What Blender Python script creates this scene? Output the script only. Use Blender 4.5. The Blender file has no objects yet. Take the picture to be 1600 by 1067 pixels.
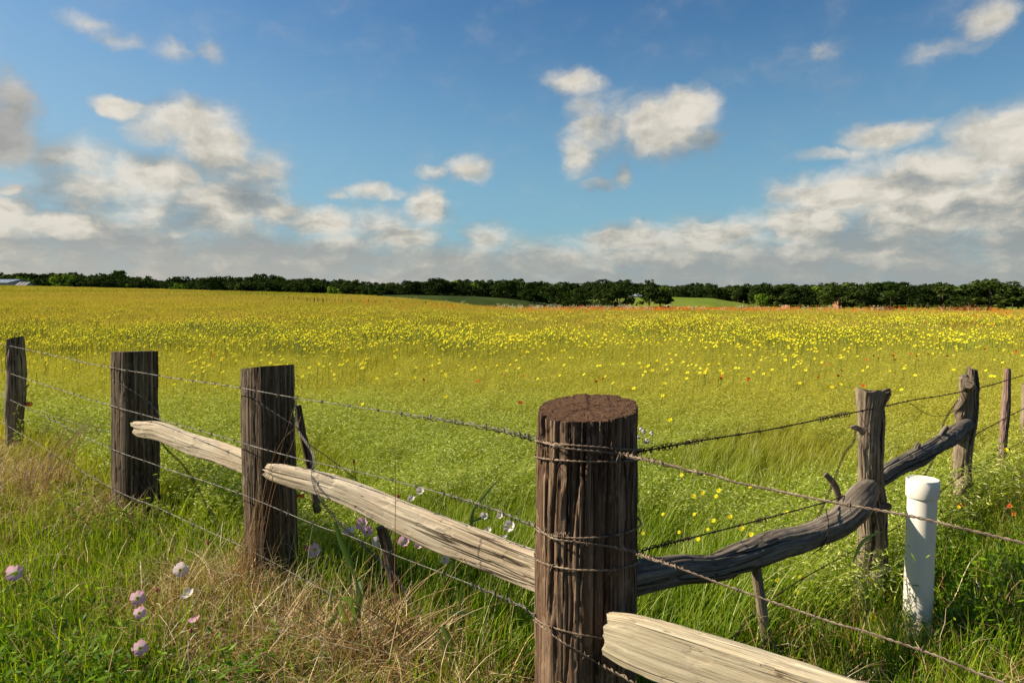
import bpy, math, random
import numpy as np
from mathutils import Vector, Matrix, Euler

sc = bpy.context.scene
R = math.radians
random.seed(7)
rng = np.random.default_rng(11)

# ------------------------------------------------------------------ camera
F = 1067.0            # focal length in pixels of the 1600 px wide photograph
EYE = 1.55
PITCH = math.atan((533.5 - 455.0) / F)
cam_d = bpy.data.cameras.new("camera")
cam_d.lens = 36.0 * F / 1600.0
cam_d.sensor_width = 36.0
cam_d.clip_start = 0.05
cam_d.clip_end = 20000
cam = bpy.data.objects.new("camera", cam_d)
sc.collection.objects.link(cam)
cam.location = (0, 0, EYE)
cam.rotation_euler = (math.pi / 2 - PITCH, 0, 0)
sc.camera = cam

# ------------------------------------------------------------------ exposure
sc.view_settings.view_transform = 'Standard'
sc.view_settings.look = 'None'
sc.view_settings.gamma = 1
sc.view_settings.exposure = 1.0

# ------------------------------------------------------------------ sun
SUN_EL = R(35)
SUN_AZ = math.atan2(-0.985, 0.17)         # compass style: x = sin, y = cos
sdir = Vector((math.sin(SUN_AZ) * math.cos(SUN_EL), math.cos(SUN_AZ) * math.cos(SUN_EL), math.sin(SUN_EL)))
sun_l = bpy.data.lights.new("sun", 'SUN')
sun_l.energy = 5.0
sun_l.angle = R(0.53)
sun_l.color = (1.0, 0.89, 0.70)
sun = bpy.data.objects.new("sun", sun_l)
sc.collection.objects.link(sun)
sun.rotation_euler = sdir.to_track_quat('Z', 'Y').to_euler()
sun.location = sdir * 50

def ray(px, py):
    u = (px - 800.0) / F
    v = -(py - 533.5) / F
    cp, sp = math.cos(PITCH), math.sin(PITCH)
    return Vector((u, cp + v * sp, -sp + v * cp))

def W(px, py, d):
    """world point seen at photo pixel (px,py) at forward distance d"""
    r = ray(px, py)
    return Vector((0, 0, EYE)) + r * (d / r.y)

def azel(px, py):
    r = ray(px, py)
    return math.atan2(r.x, r.y), math.atan2(r.z, math.hypot(r.x, r.y))

# ------------------------------------------------------------------ node helper
class NT:
    def __init__(self, nt):
        self.nt = nt
    def n(self, typ, **kw):
        nd = self.nt.nodes.new(typ)
        for k, v in kw.items():
            setattr(nd, k, v)
        return nd
    def link(self, a, b):
        self.nt.links.new(a, b)
    def put(self, sock, v):
        if v is None:
            return
        if hasattr(v, 'is_output') or isinstance(v, bpy.types.NodeSocket):
            self.nt.links.new(v, sock)
        elif isinstance(v, (tuple, list)) and sock.type == 'RGBA' and len(v) == 3:
            sock.default_value = (*v, 1)
        else:
            sock.default_value = v
    def m(self, op, a, b=None, c=None, clamp=False):
        nd = self.n('ShaderNodeMath', operation=op, use_clamp=clamp)
        self.put(nd.inputs[0], a)
        if b is not None: self.put(nd.inputs[1], b)
        if c is not None: self.put(nd.inputs[2], c)
        return nd.outputs[0]
    def v(self, op, a, b=None):
        nd = self.n('ShaderNodeVectorMath', operation=op)
        self.put(nd.inputs[0], a)
        if b is not None: self.put(nd.inputs[1], b)
        return nd.outputs['Value'] if op in ('LENGTH', 'DOT_PRODUCT', 'DISTANCE') else nd.outputs[0]
    def comb(self, x, y, z=0.0):
        nd = self.n('ShaderNodeCombineXYZ')
        for i, q in enumerate((x, y, z)): self.put(nd.inputs[i], q)
        return nd.outputs[0]
    def sep(self, a):
        nd = self.n('ShaderNodeSeparateXYZ'); self.link(a, nd.inputs[0]); return nd.outputs
    def noise(self, vec, scale=1.0, detail=4.0, rough=0.55, dist=0.0):
        nd = self.n('ShaderNodeTexNoise')
        self.put(nd.inputs['Vector'], vec)
        nd.inputs['Scale'].default_value = scale
        nd.inputs['Detail'].default_value = detail
        nd.inputs['Roughness'].default_value = rough
        nd.inputs['Distortion'].default_value = dist
        return nd.outputs['Fac']
    def mapr(self, v, a, b, c=0.0, d=1.0, smooth=True):
        nd = self.n('ShaderNodeMapRange')
        if smooth: nd.interpolation_type = 'SMOOTHSTEP'
        self.put(nd.inputs[0], v)
        for i, q in enumerate((a, b, c, d)): nd.inputs[i + 1].default_value = q
        return nd.outputs[0]
    def mix(self, f, a, b, blend='MIX'):
        nd = self.n('ShaderNodeMix', data_type='RGBA', blend_type=blend)
        self.put(nd.inputs[0], f); self.put(nd.inputs[6], a); self.put(nd.inputs[7], b)
        return nd.outputs[2]
    def ramp(self, f, stops):
        nd = self.n('ShaderNodeValToRGB')
        cr = nd.color_ramp
        while len(cr.elements) < len(stops): cr.elements.new(0.5)
        for e, (p, c) in zip(cr.elements, stops):
            e.position = p; e.color = (*c, 1)
        self.put(nd.inputs[0], f)
        return nd.outputs[0]
    def attr(self, name, typ='GEOMETRY', out='Fac'):
        nd = self.n('ShaderNodeAttribute', attribute_name=name, attribute_type=typ)
        return nd.outputs[out]
    def bump(self, h, strength=0.5, dist=0.01):
        nd = self.n('ShaderNodeBump')
        nd.inputs['Strength'].default_value = strength
        nd.inputs['Distance'].default_value = dist
        self.link(h, nd.inputs['Height'])
        return nd.outputs[0]

# ------------------------------------------------------------------ world: sky with clouds
w = bpy.data.worlds.new("World")
sc.world = w
w.use_nodes = True
w.node_tree.nodes.clear()
N = NT(w.node_tree)
SKY_STRENGTH = 0.055
sky = N.n('ShaderNodeTexSky', sky_type='NISHITA')
sky.sun_disc = False
sky.sun_elevation = SUN_EL
sky.sun_rotation = SUN_AZ
sky.air_density = 1.0
sky.dust_density = 1.0
sky.ozone_density = 2.0
tc = N.n('ShaderNodeTexCoord')
D = tc.outputs['Generated']
dx, dy, dz = N.sep(D)
az = N.m('ARCTAN2', dx, dy)
el = N.m('ARCTAN2', dz, N.m('SQRT', N.m('ADD', N.m('MULTIPLY', dx, dx), N.m('MULTIPLY', dy, dy))))
# cloud masses: centre and half size in photo pixels, weight (converted to azimuth / elevation)
CL = [
 (160,300,150,60,.8),(380,280,80,60,.7),(250,330,170,40,.7),(600,350,120,40,.55),(330,360,200,40,.7),(1420,300,170,70,.9),(1250,345,130,40,.8),(1500,360,160,60,.9),
 (300,190,80,38,1.0),(335,232,62,58,1.15),(245,205,50,35,.7),(186,166,42,18,.95),(255,275,100,45,1.0),(350,315,105,44,1.1),
 (110,250,100,45,.75),(22,190,40,85,.9),(15,225,60,40,1.1),(190,262,70,30,.6),(500,347,58,28,1.1),(430,330,60,30,.8),
 (20,330,60,30,.9),(90,352,130,26,1.0),(275,370,60,14,.8),(15,295,24,14,.9),
 (665,322,34,34,1.1),(585,300,70,12,.8),(735,262,34,22,1.0),(680,266,34,10,.6),(530,305,20,10,.6),(755,372,48,26,.85),(640,375,70,28,.9),
 (905,130,46,26,.8),(925,190,46,54,.8),(905,238,34,34,.85),(972,272,20,26,.75),(960,190,36,50,.6),(1030,205,62,54,1.25),(1072,165,50,36,1.15),(1100,215,34,30,.6),(940,290,30,12,.5),
 (1550,28,60,34,.75),(1470,78,80,22,.55),(1275,78,60,22,.3),
 (1385,215,85,26,1.15),(1290,243,60,13,.8),(1570,225,110,62,1.3),(1480,262,120,42,1.1),(1340,300,150,36,1.2),(1255,350,80,40,1.2),
 (1455,335,170,60,1.2),(1560,310,110,80,1.2),(1340,240,60,16,.6),
 (1010,378,170,30,.95),(1120,368,110,32,1.0),(1350,395,150,26,.9),(1560,380,90,40,.9),(1110,347,22,6,.6),
 (150,38,60,18,.55),(190,62,50,20,.6),(260,82,40,24,.5),(330,80,26,20,.4),
]
def blob_sum(P):
    acc = None
    for (px, py, rx, ry, wt) in CL:
        a, e = azel(px, py)
        a2, e2 = azel(px + rx * 1.3, py); a3, e3 = azel(px, py - ry * 1.3)
        ra, re = abs(a2 - a), abs(e3 - e)
        q = N.v('LENGTH', N.v('MULTIPLY', N.v('SUBTRACT', P, (a, e, 0)), (1 / ra, 1 / re, 0)))
        f = N.m('MULTIPLY', N.mapr(q, 0.0, 1.25, 1.0, 0.0), wt)
        acc = f if acc is None else N.m('SMOOTH_MAX', acc, f, 0.12)
    return acc
P0 = N.comb(az, el, 0.0)
# ragged edges: shift the lookup with noise
wn = N.n('ShaderNodeTexNoise'); N.put(wn.inputs['Vector'], N.v('MULTIPLY', P0, (1, 1.25, 1)))
wn.inputs['Scale'].default_value = 16; wn.inputs['Detail'].default_value = 5; wn.inputs['Roughness'].default_value = 0.6
warp = N.v('MULTIPLY', N.v('SUBTRACT', wn.outputs['Color'], (0.5, 0.5, 0.5)), (0.045, 0.034, 0))
P1 = N.v('ADD', P0, warp)
shape = blob_sum(P1)
def fb(P, sc_, det):
    return N.noise(N.v('MULTIPLY', P, (1, 1.5, 1)), sc_, det, 0.58)
n1 = fb(P1, 13, 8)
SH = (-0.022, 0.024, 0)
n2 = fb(N.v('ADD', P1, SH), 13, 8)
SH2 = (-0.035, 0.058, 0)
shape2 = blob_sum(N.v('ADD', P1, SH2))
# band of cloud low over the horizon
band = N.mapr(N.m('SUBTRACT', el, N.m('MULTIPLY', N.m('ABSOLUTE', az), 0.05)), 0.035, 0.105, 0.82, 0.0)
shape_t = N.m('MAXIMUM', shape, band)
dens = N.m('ADD', shape_t, N.m('MULTIPLY', N.m('SUBTRACT', n1, 0.5), 1.35))
alpha = N.m('MULTIPLY', N.m('MULTIPLY', N.mapr(dens, 0.0, 0.92), N.mapr(shape_t, 0.0, 0.22)), 0.95)
n3 = N.noise(N.v('MULTIPLY', P1, (1, 1.3, 1)), 38, 5, .6)
n4 = N.noise(N.v('MULTIPLY', N.v('ADD', P1, (-0.008, 0.009, 0)), (1, 1.3, 1)), 38, 5, .6)
big = N.m('MINIMUM', N.m('MAXIMUM', N.m('SUBTRACT', shape, shape2), -0.45), 0.45)
thick = N.mapr(dens, 0.5, 1.5)
low = N.m('MULTIPLY', N.m('SUBTRACT', N.noise(N.v('MULTIPLY', P1, (1, 2.6, 1)), 17, 5, .6), .5), N.mapr(el, 0.22, 0.05, 0.0, 2.4))
light = N.m('ADD', 0.46, N.m('MULTIPLY', N.m('SUBTRACT', n1, n2), 1.15))
light = N.m('ADD', light, N.m('MULTIPLY', N.m('SUBTRACT', n3, n4), 0.55))
light = N.m('ADD', light, N.m('MULTIPLY', big, 0.85))
light = N.m('ADD', light, low)
light = N.m('ADD', light, N.m('MULTIPLY', thick, -0.06), clamp=True)
CK = 0.5 / SKY_STRENGTH
def ck(c): return tuple(q * CK for q in c)
cloud_col = N.ramp(light, [(0.0, (0.27, 0.30, 0.31)), (0.35, (0.39, 0.395, 0.37)), (0.62, (0.57, 0.535, 0.46)), (1.0, (0.80, 0.74, 0.64))])
cloud_col = N.mix(N.mapr(el, 0.01, 0.12, 0.6, 0.0), cloud_col, N.mix(N.mapr(az, -.6, .3), (0.56, 0.525, 0.46), (0.40, 0.415, 0.39)))
# the heavy grey cloud at the left edge
a0, e0 = azel(0, 190)
gq = N.v('LENGTH', N.v('MULTIPLY', N.v('SUBTRACT', P1, (a0 - .01, e0, 0)), (1 / .085, 1 / .085, 0)))
cloud_col = N.mix(N.mapr(gq, 0.2, 1.3, 0.6, 0.0), cloud_col, (0.25, 0.26, 0.28))
cloud_col = N.mix(1.0, cloud_col, (CK, CK, CK), 'MULTIPLY')
# clear sky: the physical sky, a little more saturated
hs = N.n('ShaderNodeHueSaturation'); hs.inputs['Saturation'].default_value = 1.15; hs.inputs['Value'].default_value = 1.0
N.link(sky.outputs[0], hs.inputs['Color'])
skyc = N.mix(1.0, hs.outputs[0], (0.60, 0.86, 0.98), 'MULTIPLY')
skyc = N.mix(N.mapr(el, 0.02, 0.42, 0.62, 0.0), skyc, tuple(q * CK for q in (0.27, 0.50, 0.62)))
skyc = N.mix(N.m('MULTIPLY', N.mapr(az, -0.75, 0.0, 0.35, 0.0), N.mapr(el, 0.5, 0.1)), skyc, tuple(q * CK for q in (0.40, 0.52, 0.60)))
sk = N.mix(alpha, skyc, cloud_col)
bg = N.n('ShaderNodeBackground')
bg.inputs['Strength'].default_value = SKY_STRENGTH
N.link(sk, bg.inputs['Color'])
wo = N.n('ShaderNodeOutputWorld')
N.link(bg.outputs[0], wo.inputs['Surface'])
w.cycles.sampling_method = 'MANUAL'
w.cycles.sample_map_resolution = 512
sc.cycles.max_bounces = 6
sc.cycles.diffuse_bounces = 3
sc.cycles.transmission_bounces = 3
sc.cycles.caustics_reflective = False
sc.cycles.caustics_refractive = False

# ------------------------------------------------------------------ numpy helpers
def _hash(ix, iy, iz, seed):
    h = (ix.astype(np.int64) * 374761393 + iy.astype(np.int64) * 668265263 + iz.astype(np.int64) * 2147483647 + seed * 974634777) & 0xFFFFFFFF
    h = ((h ^ (h >> 13)) * 1274126177) & 0xFFFFFFFF
    h = (h ^ (h >> 16)) & 0xFFFFFFFF
    return h / 4294967295.0
def vn(p, seed=0):
    p = np.asarray(p, float)
    i = np.floor(p).astype(np.int64); f = p - i; f = f * f * (3 - 2 * f)
    r = 0
    for a in (0, 1):
        for b in (0, 1):
            for c in (0, 1):
                wgt = (f[..., 0] if a else 1 - f[..., 0]) * (f[..., 1] if b else 1 - f[..., 1]) * (f[..., 2] if c else 1 - f[..., 2])
                r = r + wgt * _hash(i[..., 0] + a, i[..., 1] + b, i[..., 2] + c, seed)
    return r
def fbm(p, seed=0, o=4):
    s = 0; a = .5; t = 0
    p = np.asarray(p, float)
    for k in range(o):
        s = s + a * vn(p * 2 ** k + 17.3 * k, seed + k); t += a; a *= .5
    return s / t
def sstep(x, a, b):
    t = np.clip((x - a) / (b - a), 0, 1); return t * t * (3 - 2 * t)

def mk_mesh(name, V, Fc, mats, midx=None, attrs=None, smooth=False):
    """V (n,3); Fc list/array of faces (all same size array, or list of arrays)"""
    me = bpy.data.meshes.new(name)
    if isinstance(Fc, np.ndarray): Fc = [Fc]
    Fc = [np.asarray(f, np.int64) for f in Fc if len(f)]
    V = np.asarray(V, np.float32)
    me.vertices.add(len(V)); me.vertices.foreach_set('co', V.ravel())
    loops = np.concatenate([f.ravel() for f in Fc]); sizes = np.concatenate([np.full(len(f), f.shape[1]) for f in Fc])
    me.loops.add(len(loops)); me.loops.foreach_set('vertex_index', loops.astype(np.int32))
    st = np.concatenate([[0], np.cumsum(sizes)[:-1]])
    me.polygons.add(len(sizes)); me.polygons.foreach_set('loop_start', st.astype(np.int32))
    try: me.polygons.foreach_set('loop_total', sizes.astype(np.int32))
    except Exception: pass
    if midx is not None: me.polygons.foreach_set('material_index', np.asarray(midx, np.int32))
    me.polygons.foreach_set('use_smooth', np.full(len(sizes), smooth))
    for m in mats: me.materials.append(m)
    for k, a in (attrs or {}).items():
        a = np.asarray(a, np.float32)
        if a.ndim == 2:
            at = me.attributes.new(k, 'FLOAT_VECTOR', 'POINT'); at.data.foreach_set('vector', a.ravel())
        else:
            at = me.attributes.new(k, 'FLOAT', 'POINT'); at.data.foreach_set('value', a)
    me.update(calc_edges=True)
    me.validate()
    return me

def link(name, me, parent=None, loc=None):
    o = bpy.data.objects.new(name, me)
    sc.collection.objects.link(o)
    if parent is not None: o.parent = parent
    if loc is not None: o.location = loc
    return o
def tag(o, label=None, cat=None, group=None, kind=None):
    if label: o['label'] = label
    if cat: o['category'] = cat
    if group: o['group'] = group
    if kind: o['kind'] = kind
    return o
def empty(name, loc, label, cat, group=None):
    o = bpy.data.objects.new(name, None); sc.collection.objects.link(o)
    o.location = loc; o.empty_display_size = .1
    return tag(o, label, cat, group)
def recenter(me, c):
    n = len(me.vertices); a = np.empty(n * 3, np.float32); me.vertices.foreach_get('co', a)
    a = a.reshape(-1, 3) - np.array(c, np.float32); me.vertices.foreach_set('co', a.ravel()); me.update()

class Geo:
    def __init__(s): s.V = []; s.Q = []; s.T = []; s.qm = []; s.tm = []; s.A = {}; s.n = 0
    def add(s, V, Q=None, T=None, m=0, **at):
        V = np.asarray(V, float).reshape(-1, 3)
        if Q is not None and len(Q): s.Q.append(np.asarray(Q) + s.n); s.qm += [m] * len(Q)
        if T is not None and len(T): s.T.append(np.asarray(T) + s.n); s.tm += [m] * len(T)
        for k, a in at.items():
            a = np.asarray(a, float)
            if a.ndim == 0: a = np.full(len(V), float(a))
            s.A.setdefault(k, []).append(a)
        s.V.append(V); s.n += len(V)
    def mesh(s, name, mats, smooth=False):
        Fc = []; mi = []
        if s.Q: Fc.append(np.concatenate(s.Q)); mi += s.qm
        if s.T: Fc.append(np.concatenate(s.T)); mi += s.tm
        return mk_mesh(name, np.concatenate(s.V), Fc, mats, mi, {k: np.concatenate(a) for k, a in s.A.items()}, smooth)

def frames(path, ref):
    P = np.asarray(path, float)
    t = np.gradient(P, axis=0); t /= np.linalg.norm(t, axis=1)[:, None] + 1e-12
    ref = np.asarray(ref, float)
    n1 = ref - (t @ ref)[:, None] * t
    n1 /= np.linalg.norm(n1, axis=1)[:, None] + 1e-12
    n2 = np.cross(t, n1)
    return P, t, n1, n2
def resample(path, n):
    P = np.asarray(path, float)
    if len(P) > 2:   # smooth catmull style subdivision
        Q = [P[0]]
        for i in range(len(P) - 1):
            p0 = P[max(i - 1, 0)]; p1 = P[i]; p2 = P[i + 1]; p3 = P[min(i + 2, len(P) - 1)]
            for k in range(1, 13):
                u = k / 12
                Q.append(.5 * ((2 * p1) + (p2 - p0) * u + (2 * p0 - 5 * p1 + 4 * p2 - p3) * u * u + (3 * p1 - p0 - 3 * p2 + p3) * u ** 3))
        P = np.array(Q)
    s = np.concatenate([[0], np.cumsum(np.linalg.norm(np.diff(P[:, :3], axis=0), axis=1))])
    t = np.linspace(0, s[-1], n)
    return np.stack([np.interp(t, s, P[:, k]) for k in range(P.shape[1])], 1), t

def tube(geo, path, rad, sides=6, m=0, ref=(0.13, 0.2, 1), cap=True, **at):
    P, t, n1, n2 = frames(path, ref)
    n = len(P); rad = np.broadcast_to(np.asarray(rad, float), (n,))
    th = np.arange(sides) * 2 * np.pi / sides
    V = P[:, None] + rad[:, None, None] * (np.cos(th)[None, :, None] * n1[:, None] + np.sin(th)[None, :, None] * n2[:, None])
    i = np.arange(n - 1)[:, None] * sides; j = np.arange(sides)[None]; j2 = (j + 1) % sides
    Q = np.stack([i + j, i + j2, i + sides + j2, i + sides + j], -1).reshape(-1, 4)
    V = V.reshape(-1, 3)
    T = None
    if cap:
        V = np.concatenate([V, P[:1], P[-1:]]); c0 = n * sides; c1 = c0 + 1; jj = np.arange(sides); j3 = (jj + 1) % sides
        T = np.concatenate([np.stack([np.full(sides, c0), j3, jj], 1), np.stack([np.full(sides, c1), (n - 1) * sides + jj, (n - 1) * sides + j3], 1)])
    geo.add(V, Q, T, m, **at)

# ------------------------------------------------------------------ materials
def new_mat(name):
    m = bpy.data.materials.new(name); m.use_nodes = True; m.node_tree.nodes.clear()
    n = NT(m.node_tree); o = n.n('ShaderNodeOutputMaterial')
    return m, n, o
AF = 0.76
def dim(n, c, f=None):
    f = AF if f is None else f
    return n.mix(1.0, c, (f, f, f), 'MULTIPLY')
def princ(n, o, col, rough=0.8, normal=None, spec=0.3, metal=0.0):
    b = n.n('ShaderNodeBsdfPrincipled')
    n.put(b.inputs['Base Color'], col); n.put(b.inputs['Roughness'], rough)
    b.inputs['Specular IOR Level'].default_value = spec; n.put(b.inputs['Metallic'], metal)
    if normal is not None: n.link(normal, b.inputs['Normal'])
    n.link(b.outputs[0], o.inputs['Surface'])
    return b

def wood_mat(name, dark, mid, light, a=55, b=2.2, crack=0.03, bump=0.6, stain=None, knots=False, crack_a=22, crackcol=(0.012, 0.009, 0.007)):
    m, n, o = new_mat(name)
    r = n.attr('rest', out='Vector')
    def ns(A, B, det=5, ro=.6, off=0.0):
        return n.noise(n.v('ADD', n.v('MULTIPLY', r, (A, A, B)), (off, off, off)), 1.0, det, ro)
    f1 = ns(a, b * .6, 5, .6); f2 = ns(a * 4, b * 1.6, 3, .6, 5.0); bl = ns(7, 2.5, 4, .6, 9.0)
    g = n.m('ADD', n.m('MULTIPLY', f1, .65), n.m('MULTIPLY', f2, .35))
    col = n.ramp(g, [(.30, dark), (.5, mid), (.68, light)])
    col = n.mix(n.mapr(bl, .35, .75, 0, .55), col, stain or dark)
    cn = ns(crack_a, .5, 2, .45, 3.0)
    cr = n.mapr(n.m('ABSOLUTE', n.m('SUBTRACT', cn, .5)), 0.0, crack * .6, 1.0, 0.0)
    gate = n.mapr(ns(5, 1.2, 2, .5, 20.0), .42, .6)
    cr = n.m('MULTIPLY', cr, gate)
    fc = n.mapr(n.m('ABSOLUTE', n.m('SUBTRACT', ns(a * 1.1, .45, 2, .5, 31.0), .5)), 0.0, .012, 1.0, 0.0)
    cr = n.m('MAXIMUM', cr, n.m('MULTIPLY', fc, n.mapr(ns(9, 1.5, 2, .5, 41.0), .45, .58)))
    if knots:
        vo = n.n('ShaderNodeTexVoronoi'); n.put(vo.inputs['Vector'], n.v('MULTIPLY', n.v('ADD', r, n.v('MULTIPLY', n.comb(f1, f2, bl), (.01, .01, .03))), (7, 7, 3.2))); vo.inputs['Scale'].default_value = 1.0
        kd = vo.outputs['Distance']; kc, _, _ = n.sep(vo.outputs['Color'])
        kg = n.m('GREATER_THAN', kc, .45)
        kn = n.m('MULTIPLY', n.mapr(kd, .07, .19, 1, 0), kg)
        rings_ = n.m('ADD', .5, n.m('MULTIPLY', n.m('SINE', n.m('MULTIPLY', kd, 160)), .5))
        col = n.mix(n.m('MULTIPLY', kn, n.m('ADD', .35, n.m('MULTIPLY', rings_, .45))), col, stain or dark)
        col = n.mix(n.m('MULTIPLY', n.mapr(kd, .02, .05, .8, 0), kg), col, crackcol)
    col = n.mix(cr, col, crackcol)
    wz = ns(18, 7, 5, .7, 51.0)
    col = n.mix(n.mapr(wz, .52, .66, 0, .45), col, dark)
    col = n.mix(n.mapr(ns(40, 14, 4, .7, 61.0), .56, .68, 0, .35), col, light)
    h = n.m('SUBTRACT', n.m('ADD', n.m('ADD', n.m('MULTIPLY', f1, .6), n.m('MULTIPLY', f2, .4)), n.m('MULTIPLY', ns(90, 25, 4, .7, 71.0), .45)), n.m('MULTIPLY', cr, 1.2))
    princ(n, o, dim(n, col), .88, n.bump(h, bump, .006), .15)
    return m
def endgrain_mat(name, dark, light):
    m, n, o = new_mat(name)
    r = n.attr('rest', out='Vector')
    x, y, z = n.sep(r)
    p = n.comb(x, y, 0.0)
    wob = n.noise(p, 14, 3, .5)
    rad = n.m('ADD', n.v('LENGTH', p), n.m('MULTIPLY', wob, .03))
    ring = n.m('SINE', n.m('MULTIPLY', rad, 900))
    nn = n.noise(p, 90, 4, .65)
    nd = n.n('ShaderNodeTexVoronoi', feature='DISTANCE_TO_EDGE'); n.put(nd.inputs['Vector'], n.v('ADD', p, n.v('MULTIPLY', n.comb(wob, nn, 0.), (.05, .03, 0)))); nd.inputs['Scale'].default_value = 24
    ck_ = n.mapr(nd.outputs['Distance'], 0.0, 0.035, 1, 0)
    ck_ = n.m('MULTIPLY', ck_, n.mapr(n.noise(p, 20, 2, .5), .42, .55))
    g = n.m('ADD', n.m('MULTIPLY', ring, .10), nn)
    col = n.ramp(g, [(.3, dark), (.7, light)])
    col = n.mix(ck_, col, (.012, .008, .006))
    h = n.m('SUBTRACT', g, n.m('MULTIPLY', ck_, 1.0))
    princ(n, o, dim(n, col), .95, n.bump(h, .7, .004), .1)
    return m

M_corner = wood_mat('corner_post_wood', (.035, .019, .011), (.17, .10, .06), (.48, .34, .225), a=60, b=1.6, crack=.05, bump=.9, crack_a=26)
M_post = wood_mat('post_wood', (.028, .018, .011), (.125, .086, .054), (.50, .38, .26), a=60, b=1.8, crack=.04, bump=.8)
M_old = wood_mat('old_post_wood', (.075, .052, .034), (.32, .245, .165), (.58, .47, .34), a=70, b=3, crack=.05, bump=.9)
M_pinkish = wood_mat('reddish_post_wood', (.16, .09, .07), (.34, .22, .18), (.48, .36, .29), a=70, b=4, crack=.03, bump=.6)
M_grey = wood_mat('grey_log_wood', (.05, .04, .03), (.19, .155, .12), (.44, .37, .29), a=70, b=2.5, crack=.05, bump=.9, crack_a=18, stain=(.15, .12, .09))
M_pale = wood_mat('bleached_rail_wood', (.38, .30, .21), (.66, .55, .40), (.78, .68, .52), a=60, b=1.8, crack=.035, bump=.6, crack_a=16, stain=(.42, .30, .18), crackcol=(.05, .035, .02), knots=True)
M_plank = wood_mat('pale_plank_wood', (.30, .235, .15), (.58, .49, .335), (.72, .63, .46), a=75, b=1.2, crack=.03, bump=.6, crack_a=16, stain=(.42, .32, .19), crackcol=(.07, .045, .03), knots=True)
M_end = endgrain_mat('red_brown_end_grain', (.045, .023, .013), (.17, .092, .052))
M_end_pale = endgrain_mat('pale_end_grain', (.28, .21, .14), (.6, .5, .37))
M_end_grey = endgrain_mat('grey_end_grain', (.08, .06, .045), (.26, .2, .15))

def metal_mat(name, c1, c2, sc_=60, rough=.55, metal=.6):
    m, n, o = new_mat(name)
    g = n.n('ShaderNodeNewGeometry')
    f = n.noise(g.outputs['Position'], sc_, 4, .6)
    princ(n, o, n.ramp(f, [(.35, c1), (.65, c2)]), rough, None, .4, metal)
    return m
M_wire = metal_mat('galvanised_wire', (.05, .045, .04), (.24, .215, .185), 40, .6, .5)
M_rust = metal_mat('dark_rusty_wire', (.018, .012, .010), (.06, .030, .020), 40, .8, .2)
M_brownwire = metal_mat('brown_weathered_wire', (.11, .075, .05), (.32, .24, .17), 30, .65, .4)

def plain(name, col, rough=.5, spec=.4, var=.15, trans=0.0, sc_=30):
    m, n, o = new_mat(name)
    g = n.n('ShaderNodeNewGeometry')
    f = n.noise(g.outputs['Position'], sc_, 3, .6)
    c = n.mix(n.mapr(f, .3, .7), tuple(.8 * q * (1 - var) for q in col), tuple(.8 * min(1, q * (1 + var)) for q in col))
    if trans:
        a = n.n('ShaderNodeBsdfDiffuse'); n.put(a.inputs[0], c)
        b = n.n('ShaderNodeBsdfTranslucent'); n.put(b.inputs[0], c)
        x = n.n('ShaderNodeMixShader'); x.inputs[0].default_value = trans
        n.link(a.outputs[0], x.inputs[1]); n.link(b.outputs[0], x.inputs[2]); n.link(x.outputs[0], o.inputs['Surface'])
    else:
        princ(n, o, c, rough, None, spec)
    return m

def leafy(name, build, trans=.35, gloss=.02, tcol=(1.0, 1.0, .55)):
    """build(n) -> colour socket; diffuse + translucent + a little gloss"""
    m, n, o = new_mat(name)
    c = dim(n, build(n))
    a = n.n('ShaderNodeBsdfDiffuse'); n.put(a.inputs[0], c)
    b = n.n('ShaderNodeBsdfTranslucent'); n.put(b.inputs[0], n.mix(1.0, c, tcol, 'MULTIPLY'))
    x = n.n('ShaderNodeMixShader'); x.inputs[0].default_value = trans
    n.link(a.outputs[0], x.inputs[1]); n.link(b.outputs[0], x.inputs[2])
    if not gloss:
        n.link(x.outputs[0], o.inputs['Surface']); return m
    gl = n.n('ShaderNodeBsdfGlossy'); gl.inputs['Roughness'].default_value = .55; n.put(gl.inputs[0], (1, 1, .9))
    y = n.n('ShaderNodeMixShader'); y.inputs[0].default_value = gloss
    n.link(x.outputs[0], y.inputs[1]); n.link(gl.outputs[0], y.inputs[2]); n.link(y.outputs[0], o.inputs['Surface'])
    return m

def pos_noise(n, s, det=3, sq=1.0):
    g = n.n('ShaderNodeNewGeometry')
    return n.noise(n.v('MULTIPLY', g.outputs['Position'], (1, sq, 1)), s, det, .55)
def green_build(n):
    g = n.n('ShaderNodeNewGeometry'); px_, py_, pz_ = n.sep(g.outputs['Position'])
    t = n.attr('tint'); h = n.attr('hf')
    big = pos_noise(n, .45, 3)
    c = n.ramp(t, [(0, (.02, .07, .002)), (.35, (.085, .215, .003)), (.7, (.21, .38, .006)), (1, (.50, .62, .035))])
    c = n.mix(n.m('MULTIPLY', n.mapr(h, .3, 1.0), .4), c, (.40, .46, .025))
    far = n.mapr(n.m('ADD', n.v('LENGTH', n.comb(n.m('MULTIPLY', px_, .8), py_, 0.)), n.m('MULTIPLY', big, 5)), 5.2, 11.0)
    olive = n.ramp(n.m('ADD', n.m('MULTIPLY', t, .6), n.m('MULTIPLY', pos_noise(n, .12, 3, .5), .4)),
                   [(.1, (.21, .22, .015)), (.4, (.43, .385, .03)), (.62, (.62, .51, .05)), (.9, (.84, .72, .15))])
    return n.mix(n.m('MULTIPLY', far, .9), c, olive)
M_green = leafy('grass_blade', green_build, .42, .012)
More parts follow.
